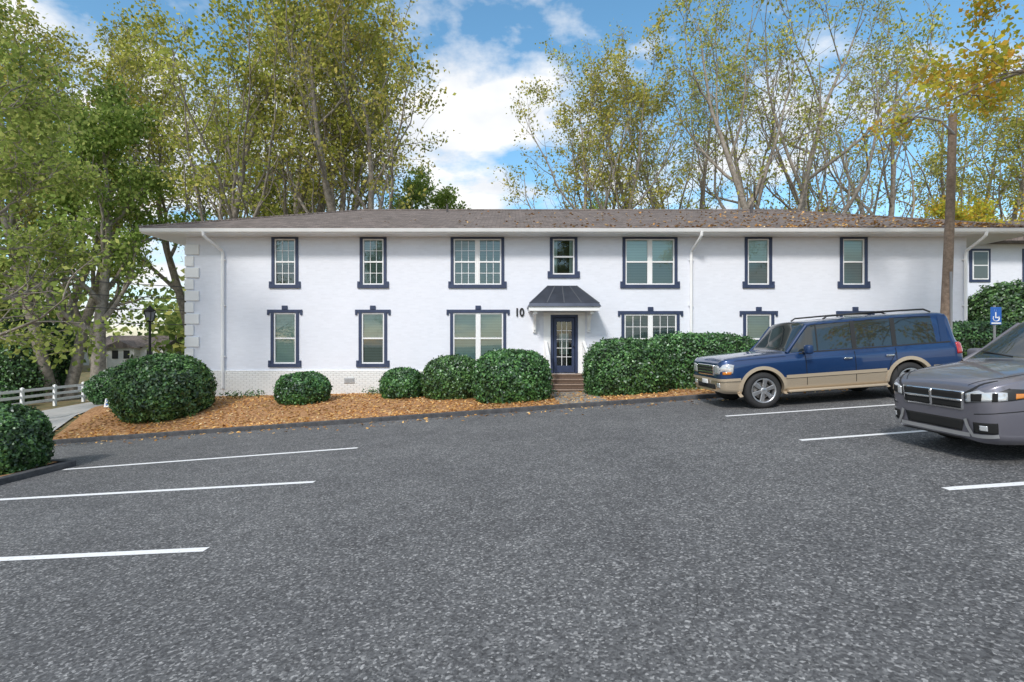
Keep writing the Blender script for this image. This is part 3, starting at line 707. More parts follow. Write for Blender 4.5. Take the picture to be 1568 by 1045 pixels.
L_yg=leaf_mat('leaf_yellowgreen',[(0.21,0.24,0.05),(0.34,0.37,0.08),(0.49,0.50,0.12),(0.66,0.58,0.17)],0.5)
L_gr=leaf_mat('leaf_green',[(0.15,0.21,0.05),(0.24,0.33,0.08),(0.35,0.45,0.12),(0.53,0.57,0.18)],0.5)
L_au=leaf_mat('leaf_autumn',[(0.30,0.36,0.06),(0.52,0.53,0.08),(0.68,0.58,0.08),(0.70,0.38,0.07),(0.56,0.55,0.09)],0.5)
tA=make_tree_mesh('tA',11,leafm=L_yg,stems=2,nl=13,leaves=17000,ls=0.21,limb=0.5,first=0.22)
tB=make_tree_mesh('tB',12,leafm=L_yg,stems=3,nl=9,leaves=16000,ls=0.21,first=0.2,ang=(20,50),limb=0.5)
tC=make_tree_mesh('tC',13,leafm=L_yg,stems=3,nl=10,leaves=16500,ls=0.21,first=0.2,ang=(32,60),limb=0.5)
tD=make_tree_mesh('tD',14,leafm=L_yg,stems=3,nl=10,leaves=9000,ls=0.19,first=0.14,ang=(28,56),limb=0.54,twig=6)
tE=make_tree_mesh('tE',15,H=18,leafm=L_gr,stems=1,nl=18,leaves=17000,ls=0.24,first=0.2,ang=(40,70),limb=0.38,up=0.06,scat=0.45,clump=2.0)
tF=make_tree_mesh('tF',16,H=14,leafm=L_gr,stems=1,nl=16,leaves=13500,ls=0.14,first=0.2,ang=(45,80),limb=0.42,up=0.03,scat=0.32,trunk_r=0.2,clump=3)
tG=make_tree_mesh('tG',17,H=14.5,leafm=L_au,stems=1,nl=18,leaves=38000,ls=0.13,first=0.47,ang=(60,92),limb=0.56,up=0.01,scat=0.28,trunk_r=0.25,clump=1.5)
tH=make_tree_mesh('tH',18,H=13,leafm=L_au,stems=1,nl=16,leaves=15000,ls=0.19,first=0.2,ang=(35,70),limb=0.4,up=0.06,scat=0.4,trunk_r=0.2)
def T_(name,me,x,y,s=1,rz=0,sz=None):
    add_obj(name,me,None,(x,y,gzf(x,y)-0.1),(0,0,rz),(s,s,sz or s))
P='tulip_poplar_tree'
T_(P,tA,-20.5,38,1.15,0.4); T_(P,tB,-16.5,42,1.15,2.1); T_(P,tC,-11.5,38,1.12,3.6); T_(P,tA,-25,43,1.2,2.9)
T_(P,tC,6.4,40,0.92,5.1)
T_(P,tD,18.8,37,1.1,0.9); T_(P,tD,14,46,1.0,3.0)
T_(P,tD,27,40,0.95,2.4); T_(P,tB,38,44,0.95,0.4)
T_(P,tB,-31,36,1.1,4.4); T_(P,tA,-40,44,1.2,0.2)
O='oak_tree'
T_(O,tE,-27,34,1.1,0.3,1.2); T_(O,tE,-37,34,1.1,2.3); T_(O,tE,-23,50,1.1,4.0); T_(O,tE,-7,50,1.05,1.5); T_(O,tE,9,58,0.95,3.5)
T_(O,tF,-16.2,13.5,0.95,0.3); T_(O,tF,-20.5,19,1.15,2.5)
M_='maple_tree'
T_(M_,tG,12.2,9.6,1.0,2.2); T_(M_,tH,29,31,0.8,1.1); T_(M_,tH,25,42,1.0,0.6); T_(M_,tH,34,33,0.95,3.6)
T_(O,tE,-14,-26,0.9,1.0); T_(O,tE,10,-30,1.0,2.0)  # unseen oaks behind the camera, added for reflections and to block some skylight

# distant forest mass
r=np.random.default_rng(77)
cx=np.concatenate([r.uniform(-140,150,190), r.uniform(-110,-46,80)]); cyy=np.concatenate([r.uniform(72,105,190), r.uniform(66,98,80)])
Cs=[]
for k in range(270):
    if abs(cx[k]/cyy[k]+0.76)<0.10 and cyy[k]<94: continue
    h=r.uniform(8,16); rw=r.uniform(3.5,6); n=170
    d_=r.normal(size=(n,3)); d_/=np.linalg.norm(d_,axis=1,keepdims=True)
    p_=d_*np.array([rw,rw,h/2])*(0.5+0.5*r.random((n,1))**0.5)*(1+0.2*r.normal(size=(n,1)))
    p_[:,0]+=cx[k]; p_[:,1]+=cyy[k]; p_[:,2]+=h/2-2
    Cs.append(p_)
V,Q=leaf_quads(np.vstack(Cs),1.0,r,aspect=0.8)
add_obj('distant_trees',fast_mesh('distant_trees',V,Q,[leaf_mat('leaf_distant',[(0.07,0.11,0.03),(0.14,0.20,0.05),(0.23,0.28,0.08),(0.36,0.34,0.10)],0.4,False,0.1)]))

# ------------------------------------------------------------ street furniture
M_wood=noise_ramp_mat('pole_wood',9,[(0.3,(0.14,0.10,0.075)),(0.7,(0.32,0.24,0.18))],bump=0.5,detail=5)
U=empty('utility_pole')
a=Acc(); zb=gzf(13.35,16); a.tube([(13.2,16,zb-.3),(13.3,16,3),(13.42,16,6),(13.5,16,8.85)],[0.15,0.14,0.12,0.105],12); a.obj('pole',M_wood,U,smooth=True)
a=Acc(); a.tube([(13.46,15.9,8.2),(13.0,15.88,8.60),(12.4,15.85,8.70),(12.15,15.83,8.68)],0.035,8)
a.hexa([(11.65,15.70,8.58),(12.2,15.74,8.60),(12.2,15.94,8.60),(11.65,15.94,8.58),(11.75,15.76,8.74),(12.15,15.78,8.76),(12.15,15.90,8.76),(11.75,15.89,8.74)])
a.box(13.28,13.34,15.82,15.86,1.5,4.0); a.obj('street_light_arm',pmat('galv',(0.30,0.30,0.31),0.5,0.4),U)
U2=empty('utility_pole'); a=Acc(); a.tube([(-36,42,-2.5),(-36,42,7.5)],[0.15,0.11],10); a.box(-37,-35,41.92,42.08,6.9,7.02); a.obj('pole',M_wood,U2,smooth=True)
W=Acc()
for k,(z0_,z1_) in enumerate(((6.6,4.2),(5.8,3.7),(5.0,3.2),(4.2,2.6))):
    pts=[(-40+27*t,20+3*t+k*.2,z0_+(z1_-z0_)*t-1.2*t*(1-t)) for t in np.linspace(0,1,14)]
    W.tube(pts,0.016,4)
W.obj('overhead_wires',M_dark)
Lp=empty('lamp_post',(-12.75,18.4,gzf(-12.75,18.4)))
M_blk=pmat('black_metal',(0.015,0.015,0.016),0.4,0.5)
a=Acc(); a.tube([(0,0,-.2),(0,0,0.25),(0,0,.3),(0,0,2.85)],[0.09,0.09,0.045,0.04],10); a.tube([(0,0,2.85),(0,0,2.9)],[0.1,0.12],8)
for sx_ in (-1,1):
    for sy_ in (-1,1): a.tube([(sx_*.08,sy_*.08,2.9),(sx_*.12,sy_*.12,3.22)],0.016,4)
a.tube([(0,0,3.22),(0,0,3.25),(0,0,3.36),(0,0,3.44)],[0.19,0.19,0.07,0.01],8)
a.obj('post_and_lantern',M_blk,Lp)
a=Acc(); a.hexa([(-.07,-.07,2.91),(.07,-.07,2.91),(.07,.07,2.91),(-.07,.07,2.91),(-.11,-.11,3.21),(.11,-.11,3.21),(.11,.11,3.21),(-.11,.11,3.21)]); a.obj('lantern_glass',pmat('lantern_glass',(0.16,0.17,0.18),0.1),Lp)
Fn=empty('rail_fence'); a=Acc()
ys_=[22.6+2.1*k for k in range(7)]
for k,yy in enumerate(ys_):
    xx=-27.0-0.03*k; z0_=gzf(xx,yy)
    a.box(xx-0.07,xx+0.07,yy-0.07,yy+0.07,z0_-0.2,z0_+1.15)
    a.hexa([(xx-.09,yy-.09,z0_+1.152),(xx+.09,yy-.09,z0_+1.152),(xx+.09,yy+.09,z0_+1.152),(xx-.09,yy+.09,z0_+1.152),(xx-.01,yy-.01,z0_+1.23),(xx+.01,yy-.01,z0_+1.23),(xx+.01,yy+.01,z0_+1.23),(xx-.01,yy+.01,z0_+1.23)])
    if k<6:
        y2=ys_[k+1]; z2=gzf(xx-.03,y2)
        for hz in (0.25,0.60,0.95):
            a.hexa([(xx-.02,yy+.07,z0_+hz),(xx+.02,yy+.07,z0_+hz),(xx-.01,y2-.07,z2+hz),(xx-.05,y2-.07,z2+hz),(xx-.02,yy+.07,z0_+hz+.15),(xx+.02,yy+.07,z0_+hz+.15),(xx-.01,y2-.07,z2+hz+.15),(xx-.05,y2-.07,z2+hz+.15)])
a.obj('rails_and_posts',M_white,Fn,bevel=0.008)
S=empty('disabled_parking_sign',(13.25,14.35,gzf(13.25,14)))
a=Acc(); a.tube([(0,0,0),(0,0,1.95)],0.03,8); a.obj('post',pmat('post_grey',(0.3,0.3,0.3),0.5,0.5),S)
a=Acc(); a.box(-.15,.15,-.05,-.035,1.42,1.90); a.obj('plate',pmat('sign_blue',(0.02,0.12,0.45),0.4),S,bevel=0.01)
a=Acc()
th=np.linspace(rad(150),rad(400),16); a.tube([(0.0+.085*math.cos(t),-.054,1.60+.085*math.sin(t)) for t in th],0.012,4)
a.box(-.03,.0,-.056,-.052,1.635,1.76); a.box(-.03,.06,-.056,-.052,1.60,1.63); a.box(.062,.085,-.056,-.052,1.53,1.61)
a.tube([(-.02,-.055,1.81),(-.02,-.05,1.81)],0.03,10); a.box(-.13,.13,-.056,-.052,1.44,1.48)
a.obj('wheelchair_symbol',M_white,S)
S=empty('yard_sign',(-12.95,16.9,gzf(-12.95,16.9)),(rad(-20),0,rad(12)))
a=Acc(); a.box(-.24,.24,-.01,.01,0.12,0.45); a.obj('panel',M_white,S)
a=Acc(); a.box(-.2,.2,-.016,-.012,0.18,0.24); a.box(-.2,.1,-.016,-.012,0.3,0.38); a.obj('print',pmat('print_blue',(0.05,0.15,0.5),0.5),S)
a=Acc(); a.tube([(-.15,0,-.1),(-.15,0,.13)],0.006,4); a.tube([(.15,0,-.1),(.15,0,.13)],0.006,4); a.obj('stakes',M_blk,S)

# ------------------------------------------------------------ vehicles
M_cglass=pmat('car_glass',(0.02,0.026,0.028),0.03,0,spec=1.0)
M_rub=pmat('tyre_rubber',(0.022,0.022,0.023),0.8,bump=0.2)
M_plas=pmat('black_plastic',(0.02,0.02,0.021),0.55)
M_chr=pmat('chrome',(0.75,0.75,0.76),0.12,1.0)
M_alu=pmat('alloy_wheel',(0.65,0.65,0.66),0.28,0.9)
M_lens=pmat('headlamp_lens',(0.55,0.56,0.57),0.05,0.3,coat=1)
M_amber=pmat('amber_lens',(0.6,0.2,0.02),0.1,coat=1)
M_red=pmat('red_lens',(0.45,0.01,0.01),0.1,coat=1)
M_well=pmat('wheel_well',(0.008,0.008,0.008),0.9)
M_disc=pmat('disc',(0.25,0.24,0.23),0.4,0.8)
M_sil=pmat('silver_trim',(0.6,0.6,0.61),0.35,0.8)

def paint(name, col, low=None, zsplit=0, metal=0.45):
    m, nt, b, o = new_mat(name)
    tc=nt.nodes.new('ShaderNodeTexCoord'); sx=nt.nodes.new('ShaderNodeSeparateXYZ'); nt.links.new(tc.outputs['Object'],sx.inputs[0])
    n=nt.nodes.new('ShaderNodeTexNoise'); n.inputs['Scale'].default_value=600; nt.links.new(tc.outputs['Object'],n.inputs['Vector'])
    mp=nt.nodes.new('ShaderNodeMapRange'); mp.inputs[3].default_value=0.75; mp.inputs[4].default_value=1.25; nt.links.new(n.outputs['Fac'],mp.inputs[0])
    hs=nt.nodes.new('ShaderNodeHueSaturation'); nt.links.new(mp.outputs[0],hs.inputs['Value'])
    if low is not None:
        gt=nt.nodes.new('ShaderNodeMath'); gt.operation='GREATER_THAN'; gt.inputs[1].default_value=zsplit; nt.links.new(sx.outputs[2],gt.inputs[0])
        mx=nt.nodes.new('ShaderNodeMix'); mx.data_type='RGBA'; mx.inputs[6].default_value=(*low,1); mx.inputs[7].default_value=(*col,1)
        nt.links.new(gt.outputs[0],mx.inputs[0]); nt.links.new(mx.outputs[2],hs.inputs['Color'])
    else: hs.inputs['Color'].default_value=(*col,1)
    nt.links.new(hs.outputs[0],b.inputs['Base Color'])
    b.inputs['Metallic'].default_value=metal; b.inputs['Roughness'].default_value=0.34
    b.inputs['Coat Weight'].default_value=1.0; b.inputs['Coat Roughness'].default_value=0.03
    return m

def station(x,zb,hw,belt,hood,roof=None):
    pts=[(0,zb),(hw-.14,zb),(hw-.03,zb+.07),(hw,(zb+belt)/2),(hw-.012,belt-.13),(hw-.05,belt)]
    if roof is None:
        pts+=[(hw-.10,belt+.35*(hood-belt)+.005),(hw-.20,belt+.65*(hood-belt)),(hw*.55,hood-.012),(0,hood)]
    else:
        g1y,g1z,g2y,g2z,r1y,r1z,r0=roof
        pts+=[(g1y,g1z),(g2y,g2z),(r1y,r1z),(0,r0)]
    return (x,pts)

def apply_mods(o):
    bpy.context.view_layer.update()
    dg=bpy.context.evaluated_depsgraph_get(); ev=o.evaluated_get(dg)
    me=bpy.data.meshes.new_from_object(ev,depsgraph=dg); o.modifiers.clear(); o.data=me

def recalc(me):
    bm=bmesh.new(); bm.from_mesh(me); bmesh.ops.recalc_face_normals(bm,faces=bm.faces); bm.to_mesh(me); bm.free()

def car_body(name, stations, mats, side_glass, wind, rear, parent, ring_crease={}):
    V=[];n=18
    for x,p in stations:
        V+=[(x,y,z) for y,z in p]+[(x,-p[k][0],p[k][1]) for k in range(8,0,-1)]
    F=[];MI=[]
    for i in range(len(stations)-1):
        for j in range(n):
            a_=i*n+j;b_=i*n+(j+1)%n
            F.append((a_,b_,b_+n,a_+n)); k=j if j<9 else 17-j; m=0
            if k==6 and side_glass[0]<=i<side_glass[1]: m=1
            if k in (7,8) and (i==wind or i==rear): m=1
            if k==0: m=2
            MI.append(m)
    for i in (0,len(stations)-1):
        b_=i*n
        for k in range(9):
            f=[b_+k,b_+k+1,b_+(n-(k+1))%n,b_+(n-k)%n]; f=list(dict.fromkeys(f)); F.append(tuple(f)); MI.append(0)
    me=bpy.data.meshes.new(name); me.from_pydata(V,[],F)
    for m in mats: me.materials.append(m)
    me.polygons.foreach_set('material_index',np.array(MI,dtype=np.int32))
    bm=bmesh.new(); bm.from_mesh(me); bmesh.ops.recalc_face_normals(bm,faces=bm.faces)
    cl=bm.edges.layers.float.get('crease_edge') or bm.edges.layers.float.new('crease_edge')
    for e in bm.edges:
        a_,b_=e.verts[0].index,e.verts[1].index
        ja,jb=a_%n,b_%n; ia,ib=a_//n,b_//n
        if ja==jb:
            k=ja if ja<=9 else 18-ja
            e[cl]={5:0.6,6:0.5,7:0.5,1:0.6,2:0.3,4:0.4}.get(k,0)
        elif ia==ib and ia in (wind,wind+1) and all((j if j<=9 else 18-j)>=6 for j in (ja,jb)): e[cl]=0.6
        elif ia==ib and ia in ring_crease: e[cl]=ring_crease[ia]
    bm.to_mesh(me); bm.free()
    for p in me.polygons: p.use_smooth=True
    o=add_obj(name,me,parent); s=o.modifiers.new('s','SUBSURF'); s.levels=3; s.render_levels=3
    apply_mods(o)
    return o

def stick(bvh, c, mat, name, parent, off=0.006, nu=10, nv=6):
    c=[Vector(q) for q in c]; V=[];Nn=[]
    for j in range(nv+1):
        for i in range(nu+1):
            u=i/nu;v=j/nv
            p=(c[0]*(1-u)+c[1]*u)*(1-v)+(c[3]*(1-u)+c[2]*u)*v
            l,nn,_,_=bvh.find_nearest(p); V.append(l+nn*off); Nn.append(l-nn*0.004)
    Q=[]
    for j in range(nv):
        for i in range(nu):
            a_=j*(nu+1)+i; Q.append((a_,a_+1,a_+nu+2,a_+nu+1))
    N=len(V); loop=[i for i in range(nu+1)]+[j*(nu+1)+nu for j in range(1,nv+1)]+[nv*(nu+1)+i for i in range(nu-1,-1,-1)]+[j*(nu+1) for j in range(nv-1,0,-1)]
    W_=V+Nn
    for a_,b_ in zip(loop,loop[1:]+loop[:1]): Q.append((a_,a_+N,b_+N,b_))
    me=fast_mesh(name,[tuple(v) for v in W_],Q,[mat],smooth=True); recalc(me)
    return add_obj(name,me,parent)

def seam(bvh, pts, mat, name, parent, w=0.012, off=0.003):
    V=[];Q=[]
    P=[Vector(p) for p in pts]; S_=[]
    for a_,b_ in zip(P[:-1],P[1:]):
        n=max(2,int((b_-a_).length/0.05))
        for t in range(n): S_.append(a_.lerp(b_,t/n))
    S_.append(P[-1])
    H_=[bvh.find_nearest(p) for p in S_]
    for k in range(len(S_)):
        t=(S_[min(k+1,len(S_)-1)]-S_[max(k-1,0)]).normalized(); nn=H_[k][1]; sd=t.cross(nn).normalized()*w/2
        l=H_[k][0]+nn*off; V+=[tuple(l-sd),tuple(l+sd)]
        if k: b_=2*k; Q.append((b_-2,b_-1,b_+1,b_))
    return add_obj(name,fast_mesh(name,V,Q,[mat],smooth=True),parent)

def lathe(prof, cx, cz, cy, sgn, mat, name, parent, seg=48):
    V=[];Q=[];n=len(prof)
    for s_ in range(seg):
        a_=2*math.pi*s_/seg
        for r_,h_ in prof: V.append((cx+r_*math.cos(a_),cy+sgn*h_,cz+r_*math.sin(a_)))
    for s_ in range(seg):
        b0_=s_*n;b1_=((s_+1)%seg)*n
        for k in range(n-1): Q.append((b0_+k,b0_+k+1,b1_+k+1,b1_+k))
    me=fast_mesh(name,V,Q,[mat],smooth=True); recalc(me)
    return add_obj(name,me,parent)

def wheel(cx,cz,yo,sgn,R,rim,wid,spokes,parent,tag,pair=False):
    y=yo*sgn
    lathe([(rim,-.03),(rim+.02,0.0),(rim+.05,.012),(R-.05,.006),(R-.012,-.02),(R,-.05),(R,-wid+.05),(R-.02,-wid+.01),(rim,-wid)],cx,cz,y,sgn,M_rub,'tyre_'+tag,parent)
    lathe([(rim+.012,.004),(rim-.005,.008),(rim-.02,-.01),(rim-.035,-.10),(rim-.05,-wid+.04)],cx,cz,y,sgn,M_alu,'rim_'+tag,parent)
    lathe([(rim-.03,-.13),(0.0,-.13)],cx,cz,y,sgn,M_well,'wheel_back_'+tag,parent)
    lathe([(0.19,-.11),(0.17,-.10),(0.0,-.10)],cx,cz,y,sgn,M_disc,'brake_disc_'+tag,parent)
    lathe([(0.075,-.06),(0.072,-.012),(0.055,-.004),(0,-.002)],cx,cz,y,sgn,M_alu,'hub_'+tag,parent,24)
    a=Acc()
    for k in range(spokes):
        for dd in ((-.17,.17) if pair else (0,)):
            an=2*math.pi*k/spokes+dd*0.6+0.3; ca,sa=math.cos(an),math.sin(an); an2=an+dd*0.4; cb_,sb_=math.cos(an2),math.sin(an2)
            w0,w1=(0.032,0.05) if not pair else (0.02,0.022)
            def P_(r_,c_,s_,w_,h_): return [(cx+r_*c_-w_*s_, y+sgn*h_, cz+r_*s_+w_*c_),(cx+r_*c_+w_*s_, y+sgn*h_, cz+r_*s_-w_*c_)]
            i0=P_(0.04,ca,sa,w0,-.008); i1=P_(0.04,ca,sa,w0,-.05); o0=P_(rim-.012,cb_,sb_,w1,-.004); o1=P_(rim-.012,cb_,sb_,w1,-.05)
            a.hexa([i0[0],i0[1],o0[1],o0[0],i1[0],i1[1],o1[1],o1[0]])
    o=a.obj('spokes_'+tag,M_alu,parent,bevel=0.008); recalc(o.data)

def cut_arches(body, centers, R, hw):
    me=bpy.data.meshes.new('cut'); bm=bmesh.new()
    for cx,cz in centers:
        for s_ in (-1,1):
            bmesh.ops.create_cone(bm,cap_ends=True,segments=40,radius1=R,radius2=R,depth=0.55,matrix=Matrix.Translation((cx,s_*(hw-0.14),cz))@Matrix.Rotation(rad(90),4,'X'))
    bm.to_mesh(me); bm.free(); me.materials.append(M_well)
    c=bpy.data.objects.new('cut',me); COL.objects.link(c); c.parent=body.parent
    b=body.modifiers.new('b','BOOLEAN'); b.operation='DIFFERENCE'; b.object=c; b.solver='EXACT'
    try: b.material_mode='TRANSFER'
    except Exception: pass
    apply_mods(body); bpy.data.objects.remove(c)

def arch_lip(bvh,cx,cz,r0,r1,sgn,hw,mat,parent,name,proud=0.014,a0=-12,a1=192):
    V=[];Q=[];n=30
    for k in range(n+1):
        a_=rad(a0+(a1-a0)*k/n)
        pts=[]
        for r_ in (r0,r1):
            px,pz=cx+r_*math.cos(a_),cz+r_*math.sin(a_)
            h=bvh.ray_cast(Vector((px,sgn*2,pz)),Vector((0,-sgn,0)))
            yy=h[0].y if h[0] is not None else sgn*(hw-.03)
            pts.append((px,yy,pz))
        (x0,y0,z0),(x1,y1,z1)=pts
        V+=[(x0,y0-sgn*.10,z0),(x0,y0+sgn*proud,z0),(x1,y1+sgn*proud*.8,z1),(x1,y1-sgn*.004,z1)]
        if k:
            b_=4*k
            for j in range(3): Q.append((b_-4+j,b_-3+j,b_+1+j,b_+j))
    me=fast_mesh(name,V,Q,[mat],smooth=False); recalc(me)
    add_obj(name,me,parent)

def rbox(name,x0,x1,y0,y1,z0,z1,mat,parent,bev=0.02):
    a=Acc(); a.box(x0,x1,min(y0,y1),max(y0,y1),z0,z1); o=a.obj(name,mat,parent); b=o.modifiers.new('b','BEVEL'); b.width=bev; b.segments=3
    for p in o.data.polygons: p.use_smooth=True
    return o

def pillar_tube(pts, r, mat, name, parent):
    a=Acc(); a.tube(pts, r, 8); a.obj(name, mat, parent, smooth=True)

SL=math.atan(0.07)
def build_suv():
    C=empty('parked_suv',(4.74,12.62,gzf(4.74,12.6)+0.005),(0,-SL,0))
    blue=paint('suv_blue',(0.012,0.048,0.15),(0.50,0.41,0.30),0.66)
    bluep=pmat('suv_pillar_blue',(0.010,0.036,0.11),0.45)
    tan=pmat('tan_cladding',(0.50,0.41,0.30),0.4,0.3,coat=0.4)
    R=lambda g2y=.83,g2z=1.80,r1z=1.875,r0=1.90,g1z=1.19:(.945,g1z,g2y,g2z,.70,r1z,r0)
    S=[station(0.0,.40,.84,1.03,1.06),station(0.05,.37,.93,1.085,1.125),station(.16,.35,.975,1.115,1.175),station(.45,.33,.995,1.13,1.205),
       station(1.0,.33,1.0,1.14,1.225),station(1.50,.33,1.0,1.15,1.24),
       station(2.02,.33,1.0,1.165,0,R(.82,1.79,1.86,1.885)),station(2.95,.33,1.0,1.17,0,R(.83,1.82,1.895,1.92)),station(4.0,.33,1.0,1.175,0,R(.83,1.825,1.90,1.925)),
       station(4.95,.33,1.0,1.18,0,R(.82,1.81,1.89,1.915)),station(5.24,.36,.995,1.18,0,R(.80,1.79,1.87,1.895)),station(5.38,.40,.97,1.17,1.19),station(5.42,.42,.93,1.13,1.15)]
    body=car_body('body',S,[blue,M_cglass,M_plas],(5,9),5,10,C,{0:0.5,10:0.4,12:0.5})
    bvh=BVHTree.FromPolygons([v.co for v in body.data.vertices],[p.vertices for p in body.data.polygons])
    hw=1.0; R_=0.405; wc=[(0.90,R_-.01),(4.18,R_-.01)]
    cut_arches(body,wc,0.475,hw)
    def near(p): l,nn,_,_=bvh.find_nearest(Vector(p)); return tuple(l)
    for s in (-1,1):
        t='r' if s>0 else 'l'
        for k,(cx,cz) in enumerate(wc):
            wheel(cx,cz,0.985,s,R_,0.265,0.27,6,C,f'{t}{k}')
            arch_lip(bvh,cx,cz,0.468,0.545,s,hw,tan,C,f'arch_{t}{k}')
        y=s*1.02
        pillar_tube([near((1.50,s*.90,1.22)),near((1.67,s*.885,1.41)),near((1.84,s*.86,1.60)),near((2.02,s*.83,1.79))],0.038,bluep,'a_pillar_'+t,C)
        seam(bvh,[(2.0,s*.83,1.82),(3,s*.84,1.855),(4.2,s*.84,1.855),(5.2,s*.82,1.82)],bluep,'roof_rail_'+t,C,0.05,0.004)
        for xx,w_,m_ in ((2.20,0.03,M_plas),(3.02,0.10,M_plas),(3.92,0.10,M_plas),(5.04,0.16,bluep)):
            seam(bvh,[(xx-0.02,s*.96,1.19),(xx+.03,s*.83,1.82)],m_,f'pillar_{t}_{xx}',C,w_,0.006)
        seam(bvh,[(1.75,s*.97,1.185),(5.15,s*.97,1.20)],M_plas,'belt_'+t,C,0.03,0.008)
        for xx in (1.88,2.98,3.90):
            seam(bvh,[(xx,y,0.45),(xx,y,1.16)],M_well,f'door_gap_{t}_{xx}',C,0.014,0.003)
        seam(bvh,[(3.90,y,1.06),(3.76,y,.84),(3.66,y,.45)],M_well,f'door_gap_rear_{t}',C,0.012,0.0035)
        seam(bvh,[(1.42,y,0.67),(3.66,y,.67)],tan,'moulding_'+t,C,0.075,0.014)
        seam(bvh,[(4.70,y,0.67),(5.28,y,.67)],tan,'moulding_rear_'+t,C,0.075,0.014)
        seam(bvh,[(1.42,y,0.628),(3.66,y,.628)],M_plas,'moulding_shadow_'+t,C,0.012,0.006)
        seam(bvh,[(0.3,s*.97,1.10),(0.9,s*1.0,1.125),(1.45,y,1.14)],M_well,'hood_gap_'+t,C,0.009,0.003)
        for xx in (2.80,3.74):
            rbox(f'door_handle_{t}_{xx}',xx-.09,xx+.09,s*.99,s*1.035,0.97,1.01,M_chr,C,0.012)
        rbox('running_board_'+t,1.44,3.64,s*.86,s*1.04,0.32,0.375,tan,C,0.015)
        rbox('mirror_'+t,1.80,1.94,s*1.03,s*1.24,1.15,1.35,bluep,C,0.05)
        rbox('mirror_arm_'+t,1.83,1.91,s*.93,s*1.06,1.16,1.22,M_plas,C,0.015)
        stick(bvh,[(-.02,s*.56,.80),(.24,s*.985,.82),(.28,s*.985,1.01),(0.0,s*.56,1.0)],M_lens,'headlamp_'+t,C,0.012,14,6)
        stick(bvh,[(.05,s*.90,.80),(.20,s*.97,.80),(.22,s*.97,.86),(.05,s*.90,.86)],M_amber,'indicator_'+t,C,0.017,6,3)
        stick(bvh,[(-.02,s*.64,.50),(.03,s*.80,.50),(.03,s*.80,.60),(-.02,s*.64,.60)],M_lens,'fog_lamp_'+t,C,0.01,6,4)
        stick(bvh,[(5.26,s*.995,.92),(5.42,s*.88,.92),(5.40,s*.88,1.18),(5.26,s*.97,1.18)],M_red,'tail_lamp_'+t,C,0.015,8,6)
        a=Acc(); a.tube([(2.5,s*.68,1.895),(2.6,s*.68,1.955),(3.6,s*.68,1.975),(4.8,s*.68,1.96),(4.95,s*.68,1.89)],0.02,8); a.obj('roof_rack_'+t,M_plas,C,smooth=True)
    a=Acc()
    for xx in (3.0,4.2): a.tube([(xx,-.68,1.965),(xx,.68,1.965)],0.018,8)
    a.obj('roof_rack_bars',M_plas,C)
    a=Acc(); a.tube([(1.55,-.7,1.28),(1.62,-.15,1.355)],0.010,5); a.tube([(1.55,.1,1.285),(1.62,.65,1.345)],0.010,5); a.obj('wipers',M_plas,C)
    stick(bvh,[(-.03,-.52,.76),(-.03,.52,.76),(-.01,.52,1.01),(-.01,-.52,1.01)],M_chr,'grille_surround',C,0.016,12,8)
    for k in range(3):
        z_=.785+k*.068
        stick(bvh,[(-.03,-.48,z_),(-.03,.48,z_),(-.03,.48,z_+.042),(-.03,-.48,z_+.042)],M_well,f'grille_slot_{k}',C,0.022,10,2)
    stick(bvh,[(-.03,-.55,.45),(-.03,.55,.45),(-.03,.55,.56),(-.03,-.55,.56)],M_well,'lower_intake',C,0.008,10,3)
    seam(bvh,[(.40,-1.01,.68),(.14,-.98,.68),(-.0,-.82,.68),(-.03,0,.68),(-.0,.82,.68),(.14,.98,.68),(.40,1.01,.68)],tan,'bumper_top',C,0.06,0.03)
    rbox('number_plate',-.045,-.02,-.16,.16,.56,.66,M_white,C,0.005)
